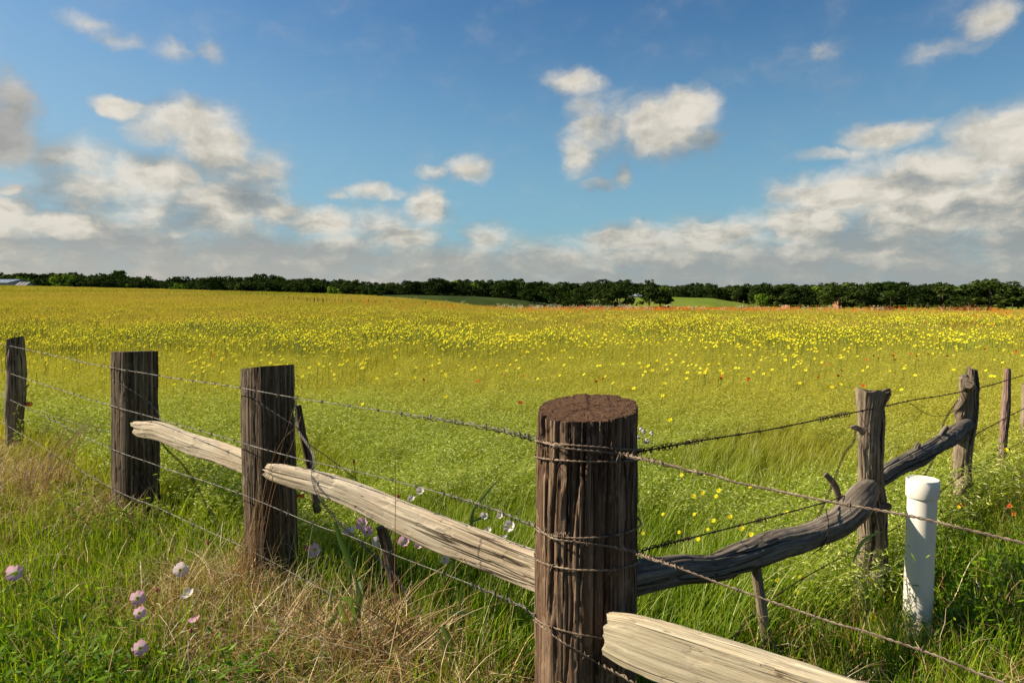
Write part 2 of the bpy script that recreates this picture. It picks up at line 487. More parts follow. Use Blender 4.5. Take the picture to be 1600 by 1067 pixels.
def seed_build(n):
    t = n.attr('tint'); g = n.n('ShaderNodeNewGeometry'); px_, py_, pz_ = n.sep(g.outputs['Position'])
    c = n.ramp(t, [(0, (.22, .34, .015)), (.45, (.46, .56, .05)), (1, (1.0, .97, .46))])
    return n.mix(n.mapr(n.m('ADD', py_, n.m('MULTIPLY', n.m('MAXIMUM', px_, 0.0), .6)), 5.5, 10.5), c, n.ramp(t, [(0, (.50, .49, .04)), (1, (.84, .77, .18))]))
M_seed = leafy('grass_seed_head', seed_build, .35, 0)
def straw_build(n):
    t = n.attr('tint')
    return n.ramp(t, [(0, (.17, .06, .02)), (.35, (.38, .17, .05)), (.65, (.62, .38, .14)), (1, (.86, .70, .42))])
M_straw = leafy('dry_straw', straw_build, .2, .05)
def far_build(n):
    g = n.n('ShaderNodeNewGeometry'); px_, py_, pz_ = n.sep(g.outputs['Position'])
    t = n.attr('tint')
    f = n.m('ADD', n.m('MULTIPLY', t, .5), n.m('MULTIPLY', pos_noise(n, .07, 4, .35), .5))
    c = n.ramp(f, [(.22, (.24, .28, .025)), (.42, (.43, .40, .045)), (.56, (.60, .51, .08)), (.75, (.68, .49, .12))])
    # left hill is more amber with green streaks
    am = n.m('MULTIPLY', n.mapr(py_, 45, 95), n.mapr(pos_noise(n, .03, 4, .3), .36, .6))
    c = n.mix(n.m('MULTIPLY', am, .45), c, (.60, .43, .12))
    gr = n.m('MULTIPLY', n.mapr(py_, 60, 110), n.mapr(pos_noise(n, .045, 4, .25), .46, .6))
    c = n.mix(n.m('MULTIPLY', gr, .55), c, (.26, .31, .03))
    return c
M_far = leafy('meadow_grass_far', far_build, .3, 0)
# ------------------------------------------------------------------ terrain
_A  = [-1.0, -.75, -.5625, -.375, -.225, -.15, -.09, -.056, 0, .2, 1.0]
_PY = [ 443,  445,    450,   455,   460,  466,  472,   477, 480, 482, 484]      # crest line, photo pixels
_YC = [ 170,  168,    166,   165,   155,  140,  118,   100, 82, 76, 76]
_ZC = [EYE - (p - 455) / F * y - .33 for p, y in zip(_PY, _YC)]
_RP = [560, 600, 650, 740, 790, 830, 870, 895, 920, 985, 1046, 1112, 1162, 1182, 1230, 1330]     # ridge behind the valley
_RY = [470, 461, 461, 463, 466, 471, 477, 474, 468, 465, 464, 466, 474, 480, 484, 486]
_RA = [(p - 800) / F for p in _RP]
_RZ = [EYE - (p - 455) / F * 215 for p in _RY]
def terr(x, y):
    x = np.asarray(x, float); y = np.asarray(y, float)
    a = np.clip(x / np.maximum(y, 8), -1, 1)
    yc = np.interp(a, _A, _YC); zc = np.interp(a, _A, _ZC); rz = np.interp(a, _RA, _RZ)
    s = np.clip((y - 14) / (yc - 14), 0, 1)
    z1 = zc * s ** 1.25
    val = np.minimum(-3.8, zc - 4.0)
    z = np.where(y < yc, z1, zc + (val - zc) * sstep(y, yc, yc + 42))
    zr = val + (rz - val) * sstep(y, 168, 213)
    z = np.where(y > yc + 42, np.where(rz > val, zr, val), z)
    z = np.where(y > 213, rz + (-4.2 - rz) * sstep(y, 213, 262), z)
    p = np.stack([x * .35, y * .35, np.zeros_like(x)], -1)
    z = z + (fbm(p, 3, 3) - .5) * .10 * sstep(np.hypot(x, y), 3.5, 12)
    # a low ditch running past the posts on the near side
    return z
def terr1(x, y): return float(terr(np.array([x]), np.array([y]))[0])

m_ground, n, o = new_mat('meadow_ground')
g = n.n('ShaderNodeNewGeometry'); px_, py_, pz_ = n.sep(g.outputs['Position'])
P = g.outputs['Position']
a_ = n.noise(P, 9, 5, .65); b_ = n.noise(n.v('MULTIPLY', P, (1, .4, 1)), .08, 5, .6); c_ = n.noise(P, 1.3, 4, .6)
near = n.ramp(a_, [(.3, (.020, .025, .006)), (.55, (.05, .055, .015)), (.75, (.13, .10, .045))])
far = n.ramp(n.m('ADD', n.m('MULTIPLY', b_, .6), n.m('MULTIPLY', c_, .4)), [(.35, (.22, .23, .012)), (.5, (.36, .31, .02)), (.62, (.48, .34, .04))])
valley = n.ramp(b_, [(.35, (.022, .042, .006)), (.65, (.05, .075, .012))])  # dark green puts the cloud shadow over the valley hill into its colour
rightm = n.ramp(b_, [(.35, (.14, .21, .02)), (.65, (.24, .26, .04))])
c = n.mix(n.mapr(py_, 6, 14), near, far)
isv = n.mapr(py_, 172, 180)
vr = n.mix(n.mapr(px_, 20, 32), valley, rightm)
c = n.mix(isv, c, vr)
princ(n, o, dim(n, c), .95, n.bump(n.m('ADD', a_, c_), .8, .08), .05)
rr = np.concatenate([np.geomspace(.4, 60, 150), np.linspace(61, 300, 200), np.geomspace(310, 6000, 30)])
th = np.concatenate([np.linspace(-48, 48, 320), np.linspace(49.5, 310.5, 100)]) * np.pi / 180
RR, TH = np.meshgrid(rr, th, indexing='ij')
X = RR * np.sin(TH); Y = RR * np.cos(TH)
Z = terr(X.ravel(), Y.ravel()).reshape(X.shape)
V = np.stack([X, Y, Z], -1).reshape(-1, 3)
nt_ = len(th); i = np.arange(len(rr) - 1)[:, None] * nt_; j = np.arange(nt_)[None]; j2 = (j + 1) % nt_
Q = np.stack([i + j, i + nt_ + j, i + nt_ + j2, i + j2], -1).reshape(-1, 4)
V = np.concatenate([V, [[0, 0, terr1(0, 0)]]]); c0 = len(V) - 1
T = np.stack([np.full(nt_, c0), np.arange(nt_), (np.arange(nt_) + 1) % nt_], 1)
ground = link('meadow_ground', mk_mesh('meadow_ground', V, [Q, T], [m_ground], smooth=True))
tag(ground, kind='structure')

# ------------------------------------------------------------------ scatter with geometry nodes (for the uncountable)
def scatter(name, pts, rot, scl, idx, meshes, label, cat):
    col = bpy.data.collections.new(name + '_kinds')
    for k, me in enumerate(meshes):
        ob = bpy.data.objects.new('%02d_' % k + me.name, me)
        col.objects.link(ob)
    me = bpy.data.meshes.new(name)
    me.vertices.add(len(pts)); me.vertices.foreach_set('co', np.asarray(pts, np.float32).ravel())
    a = me.attributes.new('rot', 'FLOAT_VECTOR', 'POINT'); a.data.foreach_set('vector', np.asarray(rot, np.float32).ravel())
    a = me.attributes.new('scl', 'FLOAT', 'POINT'); a.data.foreach_set('value', np.asarray(scl, np.float32))
    a = me.attributes.new('idx', 'INT', 'POINT'); a.data.foreach_set('value', np.asarray(idx, np.int32))
    ob = link(name, me)
    gt = bpy.data.node_groups.new(name, 'GeometryNodeTree')
    gt.interface.new_socket('Geometry', in_out='INPUT', socket_type='NodeSocketGeometry')
    gt.interface.new_socket('Geometry', in_out='OUTPUT', socket_type='NodeSocketGeometry')
    nn = gt.nodes; L = gt.links
    gi = nn.new('NodeGroupInput'); go = nn.new('NodeGroupOutput')
    ci = nn.new('GeometryNodeCollectionInfo'); ci.inputs[0].default_value = col
    ci.inputs['Separate Children'].default_value = True; ci.inputs['Reset Children'].default_value = True
    mp = nn.new('GeometryNodeMeshToPoints')
    ip = nn.new('GeometryNodeInstanceOnPoints'); ip.inputs['Pick Instance'].default_value = True
    L.new(gi.outputs[0], ip.inputs['Points']); L.new(ci.outputs[0], ip.inputs['Instance'])
    nn.remove(mp)
    def na(nm, ty, sock):
        x = nn.new('GeometryNodeInputNamedAttribute'); x.data_type = ty; x.inputs[0].default_value = nm
        L.new(x.outputs[0], sock)
    na('idx', 'INT', ip.inputs['Instance Index'])
    er = nn.new('FunctionNodeEulerToRotation'); na('rot', 'FLOAT_VECTOR', er.inputs[0]); L.new(er.outputs[0], ip.inputs['Rotation'])
    na('scl', 'FLOAT', ip.inputs['Scale'])
    L.new(ip.outputs[0], go.inputs[0])
    md = ob.modifiers.new('scatter', 'NODES'); md.node_group = gt
    tag(ob, label, cat, kind='stuff')
    return ob

# ------------------------------------------------------------------ trees
def leaf_mat(name, stops):
    def b(n):
        oi = n.n('ShaderNodeObjectInfo'); t = n.attr('tint')
        f = n.m('ADD', n.m('MULTIPLY', oi.outputs['Random'], .55), n.m('MULTIPLY', t, .45))
        return n.ramp(f, stops)
    return leafy(name, b, .25, 0.004)
M_leaf = leaf_mat('tree_leaves', [(.1, (.018, .036, .006)), (.45, (.030, .054, .009)), (.75, (.050, .078, .014)), (.95, (.10, .13, .025))])
M_leafb = leaf_mat('bright_tree_leaves', [(.1, (.13, .23, .016)), (.9, (.27, .38, .04))])
M_leafd = leaf_mat('dark_tree_leaves', [(.1, (.018, .034, .005)), (.9, (.038, .068, .010))])
m_bark, n, o = new_mat('bark')
g = n.n('ShaderNodeNewGeometry')
princ(n, o, n.ramp(n.noise(g.outputs['Position'], 3, 4, .6), [(.3, (.04, .03, .02)), (.7, (.12, .095, .07))]), .95, None, .1)

def tree_meshes(seed, H=10., Wd=9., low=.12, nclump=34, nleaf=1500, ls=.42):
    r = np.random.default_rng(seed)
    gt = Geo()
    top = np.array([r.normal() * .3, r.normal() * .3, H * .62])
    tube(gt, np.linspace([0, 0, -.5], top, 8) + np.pad(r.normal(size=(6, 3)) * .08, ((1, 1), (0, 0))), np.linspace(.34, .12, 8), 7)
    cl = []
    for k in range(nclump):
        th = r.uniform(0, 2 * np.pi); u = r.uniform(0, 1)
        zz = low * H + (H * .92 - low * H) * u ** .8
        t = (zz / H - low) / (1 - low)
        env = math.sqrt(max(0.02, 1 - (abs(t - .42) / .60) ** 2.2))
        rad = Wd / 2 * env * r.uniform(.35, .92)
        cl.append((rad * math.cos(th), rad * math.sin(th), zz, r.uniform(.75, 1.5) * (Wd / 9)))
    cl = np.array(cl)
    for k in range(9):
        c = cl[r.integers(len(cl))]
        s = np.array([0, 0, H * r.uniform(.12, .4)])
        mid = (s + c[:3]) / 2 + np.array([0, 0, .5])
        tube(gt, resample([s, mid, c[:3]], 7)[0], np.linspace(.13, .03, 7), 5)
    gc = Geo()
    ci = r.integers(0, len(cl), nleaf); C = cl[ci]
    d = r.normal(size=(nleaf, 3)); d /= np.linalg.norm(d, axis=1)[:, None]
    d[:, 2] = np.where(d[:, 2] < -.4, -d[:, 2], d[:, 2])
    rad = C[:, 3] * r.uniform(.55, 1.12, nleaf) ** .6
    P = C[:, :3] + d * rad[:, None] * np.array([1, 1, .8])
    nrm = d + r.normal(size=(nleaf, 3)) * .55; nrm /= np.linalg.norm(nrm, axis=1)[:, None]
    a = np.cross(nrm, r.normal(size=(nleaf, 3))); a /= np.linalg.norm(a, axis=1)[:, None]; b = np.cross(nrm, a)
    s = ls * r.uniform(.6, 1.35, nleaf)[:, None]
    ang = r.uniform(.5, 1.0, (nleaf, 1))
    Q = np.stack([P - a * s, P - b * s * ang * .7, P + a * s, P + b * s * ang * .7], 1)
    idx = np.arange(nleaf * 4).reshape(-1, 4)
    gc.add(Q.reshape(-1, 3), idx, tint=np.repeat(np.clip(.5 + .25 * r.normal(size=len(cl))[ci] + .2 * r.normal(size=nleaf), 0, 1), 4))
    return gt.mesh('tree_trunk', [m_bark]), gc
def tree_kinds(mat, seeds, **k):
    out = []
    for s in seeds:
        t, gc = tree_meshes(s, **k)
        out.append((t, gc.mesh('tree_crown', [mat])))
    return out
K_norm = tree_kinds(M_leaf, [1, 2, 3, 4], H=10, Wd=10, low=.07, nclump=40, nleaf=1900)
K_dark = tree_kinds(M_leafd, [5, 6], H=10, Wd=11, low=.10, nclump=42, nleaf=2200)
K_brt = tree_kinds(M_leafb, [8, 9], H=10, Wd=8, low=.03, nclump=36, nleaf=1700)
K_open = tree_kinds(M_leaf, [12], H=10, Wd=9, low=.34, nclump=26, nleaf=1200, ls=.34)

_TX = [-80,   0, 100, 200, 260, 345, 400, 480, 560, 590, 630, 680, 740, 800, 850, 900, 960,1050,1100,1200,1260,1312,1345,1392,1425,1465,1490,1510,1545,1575,1600,1680]
_TY = [425, 427, 429, 431, 436, 434, 434, 437, 440, 443, 442, 438, 440, 439, 441, 442, 440, 446, 445, 446, 446, 441, 444, 442, 447, 444, 448, 449, 441, 445, 448, 448]
def tree_top_z(px, d):
    return EYE - (np.interp(px, _TX, _TY) - 455) / F * d
# the wood behind: one mass
pts = []; rot = []; scl = []; idx = []
wmesh = [c for t, c in K_norm] + [K_dark[0][1]] + [K_brt[0][1]]
def wood_row(d0, n_, dy, dmax=0, sel=None):
    for k in range(n_):
        px = -330 + (k + rng.uniform(-.3, .3)) * 2260 / n_
        d = d0 + rng.uniform(-7, 7)
        x = (px - 800) / F * d; z = terr1(x, d)
        h = (tree_top_z(px, d) + rng.normal() * .9 - dy * d / 1067 - z) * rng.uniform(.90, 1.05)
        if h < 3: continue
        pts.append((x, d, z)); rot.append((0, 0, rng.uniform(0, 6.28))); scl.append(h / 10.2)
        idx.append(int(rng.choice([0, 1, 2, 3, 4, 5], p=[.24, .22, .21, .2, .10, .03])))
wood_row(355, 240, 0); wood_row(325, 215, 2.0); wood_row(298, 203, 4.5)
# left of the valley the wood starts straight behind the field
for k in range(118):
    px = -320 + (k + rng.uniform(-.4, .4)) * 900 / 118
    d = 262 + rng.uniform(-8, 8); x = (px - 800) / F * d; z = terr1(x, d)
    h = tree_top_z(px, d) - (5 + 3 * rng.random()) * d / 1067 - z
    pts.append((x, d, z)); rot.append((0, 0, rng.uniform(0, 6.28))); scl.append(h / 10.2); idx.append(int(rng.choice([0, 1, 2, 3, 5], p=[.25, .22, .22, .21, .10])))
# undergrowth along the foot of the wood on the right
for k in range(200):
    px = 1180 + (k + rng.uniform(-.4, .4)) * 720 / 200
    d = 262 + rng.uniform(-10, 10); x = (px - 800) / F * d; z = terr1(x, d)
    pts.append((x, d, z)); rot.append((0, 0, rng.uniform(0, 6.28))); scl.append(rng.uniform(.45, .85)); idx.append(int(rng.choice([0, 1, 2, 3, 5], p=[.22, .22, .22, .2, .14])))
for k in range(70):
    px = 590 + (k + rng.uniform(-.4, .4)) * 600 / 70
    d = 278 + rng.uniform(-6, 6); x = (px - 800) / F * d; z = terr1(x, d)
    pts.append((x, d, z)); rot.append((0, 0, rng.uniform(0, 6.28))); scl.append(rng.uniform(.5, .8)); idx.append(int(rng.choice([0, 1, 2, 3, 4])))
scatter('distant_wood', pts, rot, scl, idx, wmesh, 'long dark green belt of woodland closing the far side of the meadow', 'wood')

# trees one can tell apart:  px, top py, d, width factor, kind, label
TREES = [
 (101, 423, 252, .85, 'b', 'tall pale green tree poking above the wood near the barn roofs'),
 (38, 433, 246, .9, 'b', 'round yellow green tree just right behind the two barn roofs'),
 (150, 434, 245, 1.2, 'n', 'rounded tree at the left wood edge, first one right of the tall pale tree'),
 (228, 437, 243, 1.3, 'n', 'broad tree at the left wood edge behind the amber slope'),
 (330, 434, 238, 1.3, 'd', 'dark tree with twin trunk look above the start of the far row of pickets'),
 (282, 443, 238, 1.1, 'b', 'low light green tree left of the dark tree above the pickets'),
 (521, 446, 236, 1.0, 'b', 'light green bushy tree at the wood edge behind the slope of the left hill'),
 (462, 441, 240, 1.2, 'n', 'middle green tree at the wood edge left of the light green bushy tree'),
 (590, 446, 243, 1.2, 'n', 'dull green tree where the left hill drops towards the valley'),
 (640, 439, 232, 1.2, 'd', 'dark spreading oak at the left end of the valley field'),
 (684, 435.5, 230, 1.4, 'd', 'tallest dark oak above the valley field, domed crown'),
 (716, 440, 231, 1.2, 'd', 'dark oak immediately right of the tallest domed oak'),
 (752, 441, 230, 1.1, 'd', 'dark oak over the middle of the shaded valley field'),
 (790, 438, 226, 1.4, 'd', 'big dark tree standing at the right upper end of the valley field'),
 (835, 441, 205, 1.5, 'd', 'wide dark tree on the slope where the valley field ends'),
 (868, 446, 192, 1.3, 'd', 'very dark tree low on the slope right of the valley field'),
 (902, 458, 168, 1.5, 'd', 'low rounded dark bush tree left of the bright green gap'),
 (940, 457, 178, 1.0, 'n', 'small bushy tree at the left foot of the big round tree'),
 (968, 446, 176, 1.35, 'n', 'big round tree standing on the left edge of the bright green hill'),
 (1014, 448, 186, 1.1, 'n', 'lighter rounded tree, left one of the pair on the bright green hill'),
 (1031, 452, 184, 1.25, 'd', 'darker tree with visible trunks, right one of the pair on the bright green hill'),
 (1014, 437, 290, .5, 'n', 'slim pointed tree top rising above the wood behind the bright green hill'),
 (1060, 448, 236, 1.2, 'n', 'rounded tree at the wood edge behind the top of the bright green hill'),
 (1152, 457, 222, .9, 'o', 'pale small tree at the right end of the bright green hill'),
 (1190, 457, 205, 1.1, 'b', 'leafy light green tree in front of the wood right of the green hill'),
 (1250, 449, 225, 1.3, 'd', 'dark tree beside the orange earth bank'),
 (1312, 441, 215, 1.5, 'n', 'tall domed tree right of the orange earth bank'),
 (1345, 449, 208, 1.5, 'n', 'broad bushy tree between the two tall domed trees'),
 (1392, 441, 205, 1.6, 'n', 'tall spreading tree above the slim utility pole'),
 (1432, 450, 215, 1.3, 'd', 'dark tree left of the small clearing under the wood'),
 (1468, 444, 215, 1.6, 'n', 'wide tree over the right part of the wood, flat topped'),
 (1545, 439, 205, 2.0, 'n', 'highest spreading tree at the right end of the wood'),
 (1590, 450, 200, 1.5, 'n', 'rounded tree cut by the right edge of the picture'),
 (1500, 462, 190, 1.6, 'n', 'low bushy tree in front of the right part of the wood'),
]
KD = {'n': K_norm, 'd': K_dark, 'b': K_brt, 'o': K_open}
for k, (px, py, d, wf, kd, lab) in enumerate(TREES):
    x = (px - 800) / F * d; z = terr1(x, d); h = EYE - (py - 455) / F * d - z
    t, c = KD[kd][k % len(KD[kd])]
    e = empty('field_tree', (x, d, z), lab, 'tree', 'trees standing out from the far wood')
    s = h / 10.0; sw = s * wf
    e.scale = (sw, sw, s); e.rotation_euler = (0, 0, k * 1.3)
    link('trunk', t, e); link('crown', c, e)

# ------------------------------------------------------------------ far buildings, bank, pole, pickets
m_roof = metal_mat('sheet_metal_roof', (.28, .33, .40), (.42, .47, .53), 2, .45, .3)
m_roofg = metal_mat('grey_roof', (.10, .10, .10), (.17, .17, .165), 2, .7, .1)
m_wall = plain('barn_wall', (.42, .40, .36), .8, .2, .1, 0, 2)
m_dark = plain('dark_opening', (.02, .02, .02), .9, .1)
m_tile = plain('terracotta', (.34, .17, .09), .9, .1, .2, 0, 1)
def box_geo(g, x0, x1, y0, y1, z0, z1, m=0):
    V = [(x, y, z) for x in (x0, x1) for y in (y0, y1) for z in (z0, z1)]
    Q = [(0, 1, 3, 2), (4, 6, 7, 5), (0, 4, 5, 1), (2, 3, 7, 6), (0, 2, 6, 4), (1, 5, 7, 3)]
    g.add(V, Q, m=m)
def barn(px0, px1, pyr, pye, d, depth, label, mr, name, wm=None):
    x0 = (px0 - 800) / F * d; x1 = (px1 - 800) / F * d
    zr = EYE - (pyr - 455) / F * d; ze = EYE - (pye - 455) / F * d
    zb = terr1((x0 + x1) / 2, d + depth / 2)
    e = empty(name, ((x0 + x1) / 2, d + depth / 2, zb), label, 'barn')
    L = (x1 - x0) / 2; hd = depth / 2
    g = Geo(); box_geo(g, -L + .25, L - .25, -hd + .3, hd - .3, -.3, ze - zb)
    V = [(s * (L - .25), y, z) for s in (-1, 1) for y, z in ((-hd + .3, ze - zb), (hd - .3, ze - zb), (0, zr - zb - .12))]
    g.add(V, T=[(0, 2, 1), (3, 4, 5)])
    link('wall', g.mesh('wall', [wm or m_wall]), e)
    g = Geo()
    for s in (-1, 1):
        A = np.array([(-L, s * hd, ze - zb - .05), (L, s * hd, ze - zb - .05), (L, 0, zr - zb), (-L, 0, zr - zb)])
        B = A + np.array([0, 0, .08]); V = np.concatenate([A, B])
        g.add(V, [(0, 1, 2, 3), (4, 5, 6, 7), (0, 1, 5, 4), (1, 2, 6, 5), (2, 3, 7, 6), (3, 0, 4, 7)])
    nr = int(2 * L / 1.0)
    for k in range(nr + 1):
        xx = -L + 2 * L * k / nr
        tube(g, [(xx, -hd, ze - zb + .06), (xx, 0, zr - zb + .11)], .04, 4, ref=(1, 0, 0))
    link('roof', g.mesh('roof', [mr]), e)
    g = Geo(); box_geo(g, -L * .3, L * .2, -hd + .22, -hd + .29, 0, (ze - zb) * .8)
    link('door', g.mesh('door', [m_dark]), e)
barn(-75, 14, 436.5, 442, 205, 12, 'long barn with a pale blue metal roof behind the crest at the far left', m_roof, 'barn')
barn(23, 42, 441, 447, 200, 5, 'low shed with a dull grey roof right of the blue roofed barn', m_roofg, 'shed')
barn(1314, 1322, 464.5, 467.5, 228, 7, 'small house with an orange tiled roof half hidden among the right trees', m_tile, 'farmhouse', m_tile)
barn(985, 1003, 459.5, 462.5, 262, 6, 'pale low outbuilding glimpsed between the round trees', m_roof, 'outbuilding')
# bare orange earth bank
g = Geo()
gx, gy = np.meshgrid(np.linspace(-1, 1, 40), np.linspace(-1, 1, 24), indexing='ij')
zz = np.clip(1 - (gx ** 2 + gy ** 2), 0, 1) ** .5 * (.7 + .6 * fbm(np.stack([gx * 3, gy * 3, gx * 0], -1), 5, 3)) - .05
V = np.stack([gx * 1.6, gy * 4, zz * 1.9], -1).reshape(-1, 3)
i = np.arange(39)[:, None] * 24; j = np.arange(23)[None]
g.add(V, np.stack([i + j, i + 24 + j, i + 25 + j, i + j + 1], -1).reshape(-1, 4))
xb = (1236 - 800) / F * 214
ob = link('earth_bank', g.mesh('earth_bank', [m_tile]), None, (xb, 218, terr1(xb, 218) - .6)); tag(ob, kind='structure')

m_pick = plain('picket_wood', (.07, .055, .04), .9, .1, .3)
def picket_mesh(h, r):
    g = Geo(); n_ = 7
    P = np.linspace([0, 0, -.2], [.03, 0, h], n_) + rng.normal(size=(n_, 3)) * np.array([.012, .012, 0])
    tube(g, P, np.linspace(r * 1.1, r * .9, n_) * (1 + rng.normal(size=n_) * .06), 8, ref=(1, 0, 0))
    return g.mesh('picket', [m_pick], True)
pk = [picket_mesh(1.25, .07), picket_mesh(1.15, .06)]
PXS = [(340, 454.5), (344, 455), (349, 455), (354, 456), (363, 457), (370, 458), (378, 458.5), (386, 459), (393, 460), (404, 461), (411, 462), (417, 463), (430, 466), (444, 468), (452, 469), (459, 470),
       (467, 471), (480, 472.5), (491, 474), (497, 474), (505, 474.5), (512, 474.5), (524, 475), (536, 475), (549, 475), (563, 475), (576, 475), (587, 476), (609, 476), (630, 476.5), (665, 477), (706, 479)]
def ray_ground(px, py):
    """distance at which the photo ray meets the terrain"""
    r = ray(px, py); r = r / r.y
    d = np.linspace(8, 175, 700)
    h = EYE + r.z * d - terr(r.x * d, d)
    k = np.nonzero(h < 0)[0]
    return float(d[k[0]]) if len(k) else None
for k, (px, py) in enumerate(PXS):
    d = ray_ground(px, py + 1.5) or 150
    d = min(d, 150)
    x = (px - 800) / F * d
    ob = link('fence_picket', pk[k % 2], None, (x, d, terr1(x, d)))
    big = 493 < px + 4 < 516
    hpx = 4.2 if big else 3.0
    s = (hpx / F * d + .35) / 1.2
    ob.scale = (s * (1.5 if big else 1), s * (1.5 if big else 1), s); ob.rotation_euler = (rng.normal() * .05, rng.normal() * .05, k)
    lab = ('thick dark picket near the low end of the far picket row' if big else 'thin weathered picket in the far row crossing the left hillside')
    tag(ob, lab, 'fence post', 'thick pickets of the far row' if big else 'thin pickets of the far row')
g = Geo(); tube(g, np.linspace([0, 0, -.3], [0, 0, 5.2], 6), np.linspace(.10, .07, 6), 8, ref=(1, 0, 0))
tube(g, [(-.45, 0, 4.8), (.45, 0, 4.8)], .04, 5)
d = 120; x = (1391 - 800) / F * d
ob = link('utility_pole', g.mesh('utility_pole', [m_pick], True), None, (x, d, EYE - (483 - 455) / F * d - .4)); ob.scale = (.75, .75, .48)
tag(ob, 'slim dark pole standing at the field edge below the tall spreading tree', 'pole')
for k, (px, lab) in enumerate([(1513, 'thin post at the far field edge, left of two near the rusty weed clumps'), (1581, 'thin post at the far field edge close to the right border'), (1449, 'thin post at the far field edge right of the slim pole')]):
    d = 74; x = (px - 800) / F * d
    ob = link('edge_post', pk[k % 2], None, (x, d, terr1(x, d))); ob.scale = (.8, .8, .85); tag(ob, lab, 'fence post')
# ------------------------------------------------------------------ logs and posts
def log(name, path, radii, mats, ns=120, nr=96, ref=(0, 0, 1), crack=.006, lump=.006, freq=24, seed=0, squash=None,
        top=(0, 0), bot=(0, 0), rough_end=.0, gash=None, fib=.0015, boxy=0.0, splint=.003):
    PR = np.concatenate([np.asarray(path, float), np.asarray(radii, float)[:, None]], 1)
    PR, s = resample(PR, ns)
    P = PR[:, :3]; rad = PR[:, 3]
    P, t, n1, n2 = frames(P, ref)
    th = np.arange(nr) * 2 * np.pi / nr
    TH, S = np.meshgrid(th, s)
    rm = rad.mean()
    C = np.stack([np.cos(TH) * rm, np.sin(TH) * rm, S], -1)
    r = np.broadcast_to(rad[:, None], TH.shape).copy()
    if boxy:
        r *= 1 + boxy * (1 / np.maximum(np.abs(np.cos(TH)), np.abs(np.sin(TH))) - 1)
    r += (fbm(C * np.array([9, 9, 3.0]) + seed * 7.1, seed, 3) - .5) * 2 * lump
    cn = fbm(C * np.array([freq, freq, .9]) + seed * 3.3, seed + 40, 3) - .5
    gate = sstep(fbm(C * np.array([6, 6, 1.5]) + seed, seed + 80, 2), .38, .55)
    r -= crack * gate * (1 - sstep(np.abs(cn), 0, .035))
    r += (vn(C * np.array([freq * 5, freq * 5, 5.]) + seed, seed + 9) - .5) * 2 * fib
    if splint:
        r -= splint * (sstep(fbm(C * np.array([34, 34, 2.0]) + seed * 1.9, seed + 120, 2), .50, .54) - .5)
        r -= splint * .8 * sstep(fbm(C * np.array([22, 22, 9.]) + seed * 2.9, seed + 130, 3), .58, .63)
    if gash is not None:   # long split: (theta0, s0, s1, width, depth)
        for (t0, s0, s1, wd, dp) in gash:
            u = np.clip((S - s0) / (s1 - s0), 0, 1); cen = t0 + .25 * (u - .5) + .10 * (vn(np.stack([S * 8, S * 0, S * 0], -1), seed + 3) - .5)
            dth = np.angle(np.exp(1j * (TH - cen)))
            r -= dp * np.exp(-(dth * rm / wd) ** 2) * np.sin(np.pi * u) ** .5 * (u > 0) * (u < 1)
    q = squash or (1, 1)
    X = (r * np.cos(TH) * q[0])[..., None] * n1[:, None] + (r * np.sin(TH) * q[1])[..., None] * n2[:, None]
    V = P[:, None] + X
    L = s[-1]
    # slanted or broken ends
    def endshift(slope, w_):
        lx = r * np.cos(TH) * q[0]; ly = r * np.sin(TH) * q[1]
        e = slope[0] * lx + slope[1] * ly
        if rough_end: e = e + rough_end * (fbm(C * np.array([30, 30, .01]) + seed, seed + 5, 3) - .5) * 2
        return (e * w_)[..., None] * t[:, None]
    V = V + endshift(top, (S / L) ** 6) + endshift(bot, (1 - S / L) ** 6)
    rest = np.stack([rm * np.cos(TH) * (r / rad[:, None]), rm * np.sin(TH) * (r / rad[:, None]), S], -1) + seed * .37
    g = Geo()
    n_ = ns; i = np.arange(n_ - 1)[:, None] * nr; j = np.arange(nr)[None]; j2 = (j + 1) % nr
    Q = np.stack([i + j, i + j2, i + nr + j2, i + nr + j], -1).reshape(-1, 4)
    g.add(V.reshape(-1, 3), Q, m=0, rest=rest.reshape(-1, 3))
    # end caps as rings so the end grain has relief
    for end in (0, 1):
        k = -1 if end else 0
        rim = V[k]; cen = rim.mean(0); fr = [1.0, .97, .9, .8, .7, .6, .5, .4, .3, .2, .1, 0.02]
        rings = []; rst = []
        for f in fr:
            pts_ = cen + (rim - cen) * f
            rr_ = np.stack([r[k] * np.cos(th) * f, r[k] * np.sin(th) * f, np.zeros(nr)], -1)
            dn = (fbm(rr_ * 60 + seed, seed + 60, 3) - .5) * .006 * (1 if f < .95 else .2)
            dc = fbm(rr_ * np.array([24, 24, 1]) + seed, seed + 61, 2) - .5
            dn = dn - .004 * (1 - sstep(np.abs(dc), 0, .04)) * (f < .98)
            pts_ = pts_ + (t[k] * (1 if end else -1))[None] * dn[:, None]
            rings.append(pts_); rst.append(rr_)
        A = np.concatenate(rings); m_ = len(fr)
        ii = np.arange(m_ - 1)[:, None] * nr
        if end: Q = np.stack([ii + j, ii + j2, ii + nr + j2, ii + nr + j], -1).reshape(-1, 4)
        else: Q = np.stack([ii + j2, ii + j, ii + nr + j, ii + nr + j2], -1).reshape(-1, 4)
        g.add(A, Q, m=1, rest=np.concatenate(rst))
    me = g.mesh(name, mats, True)
    return me

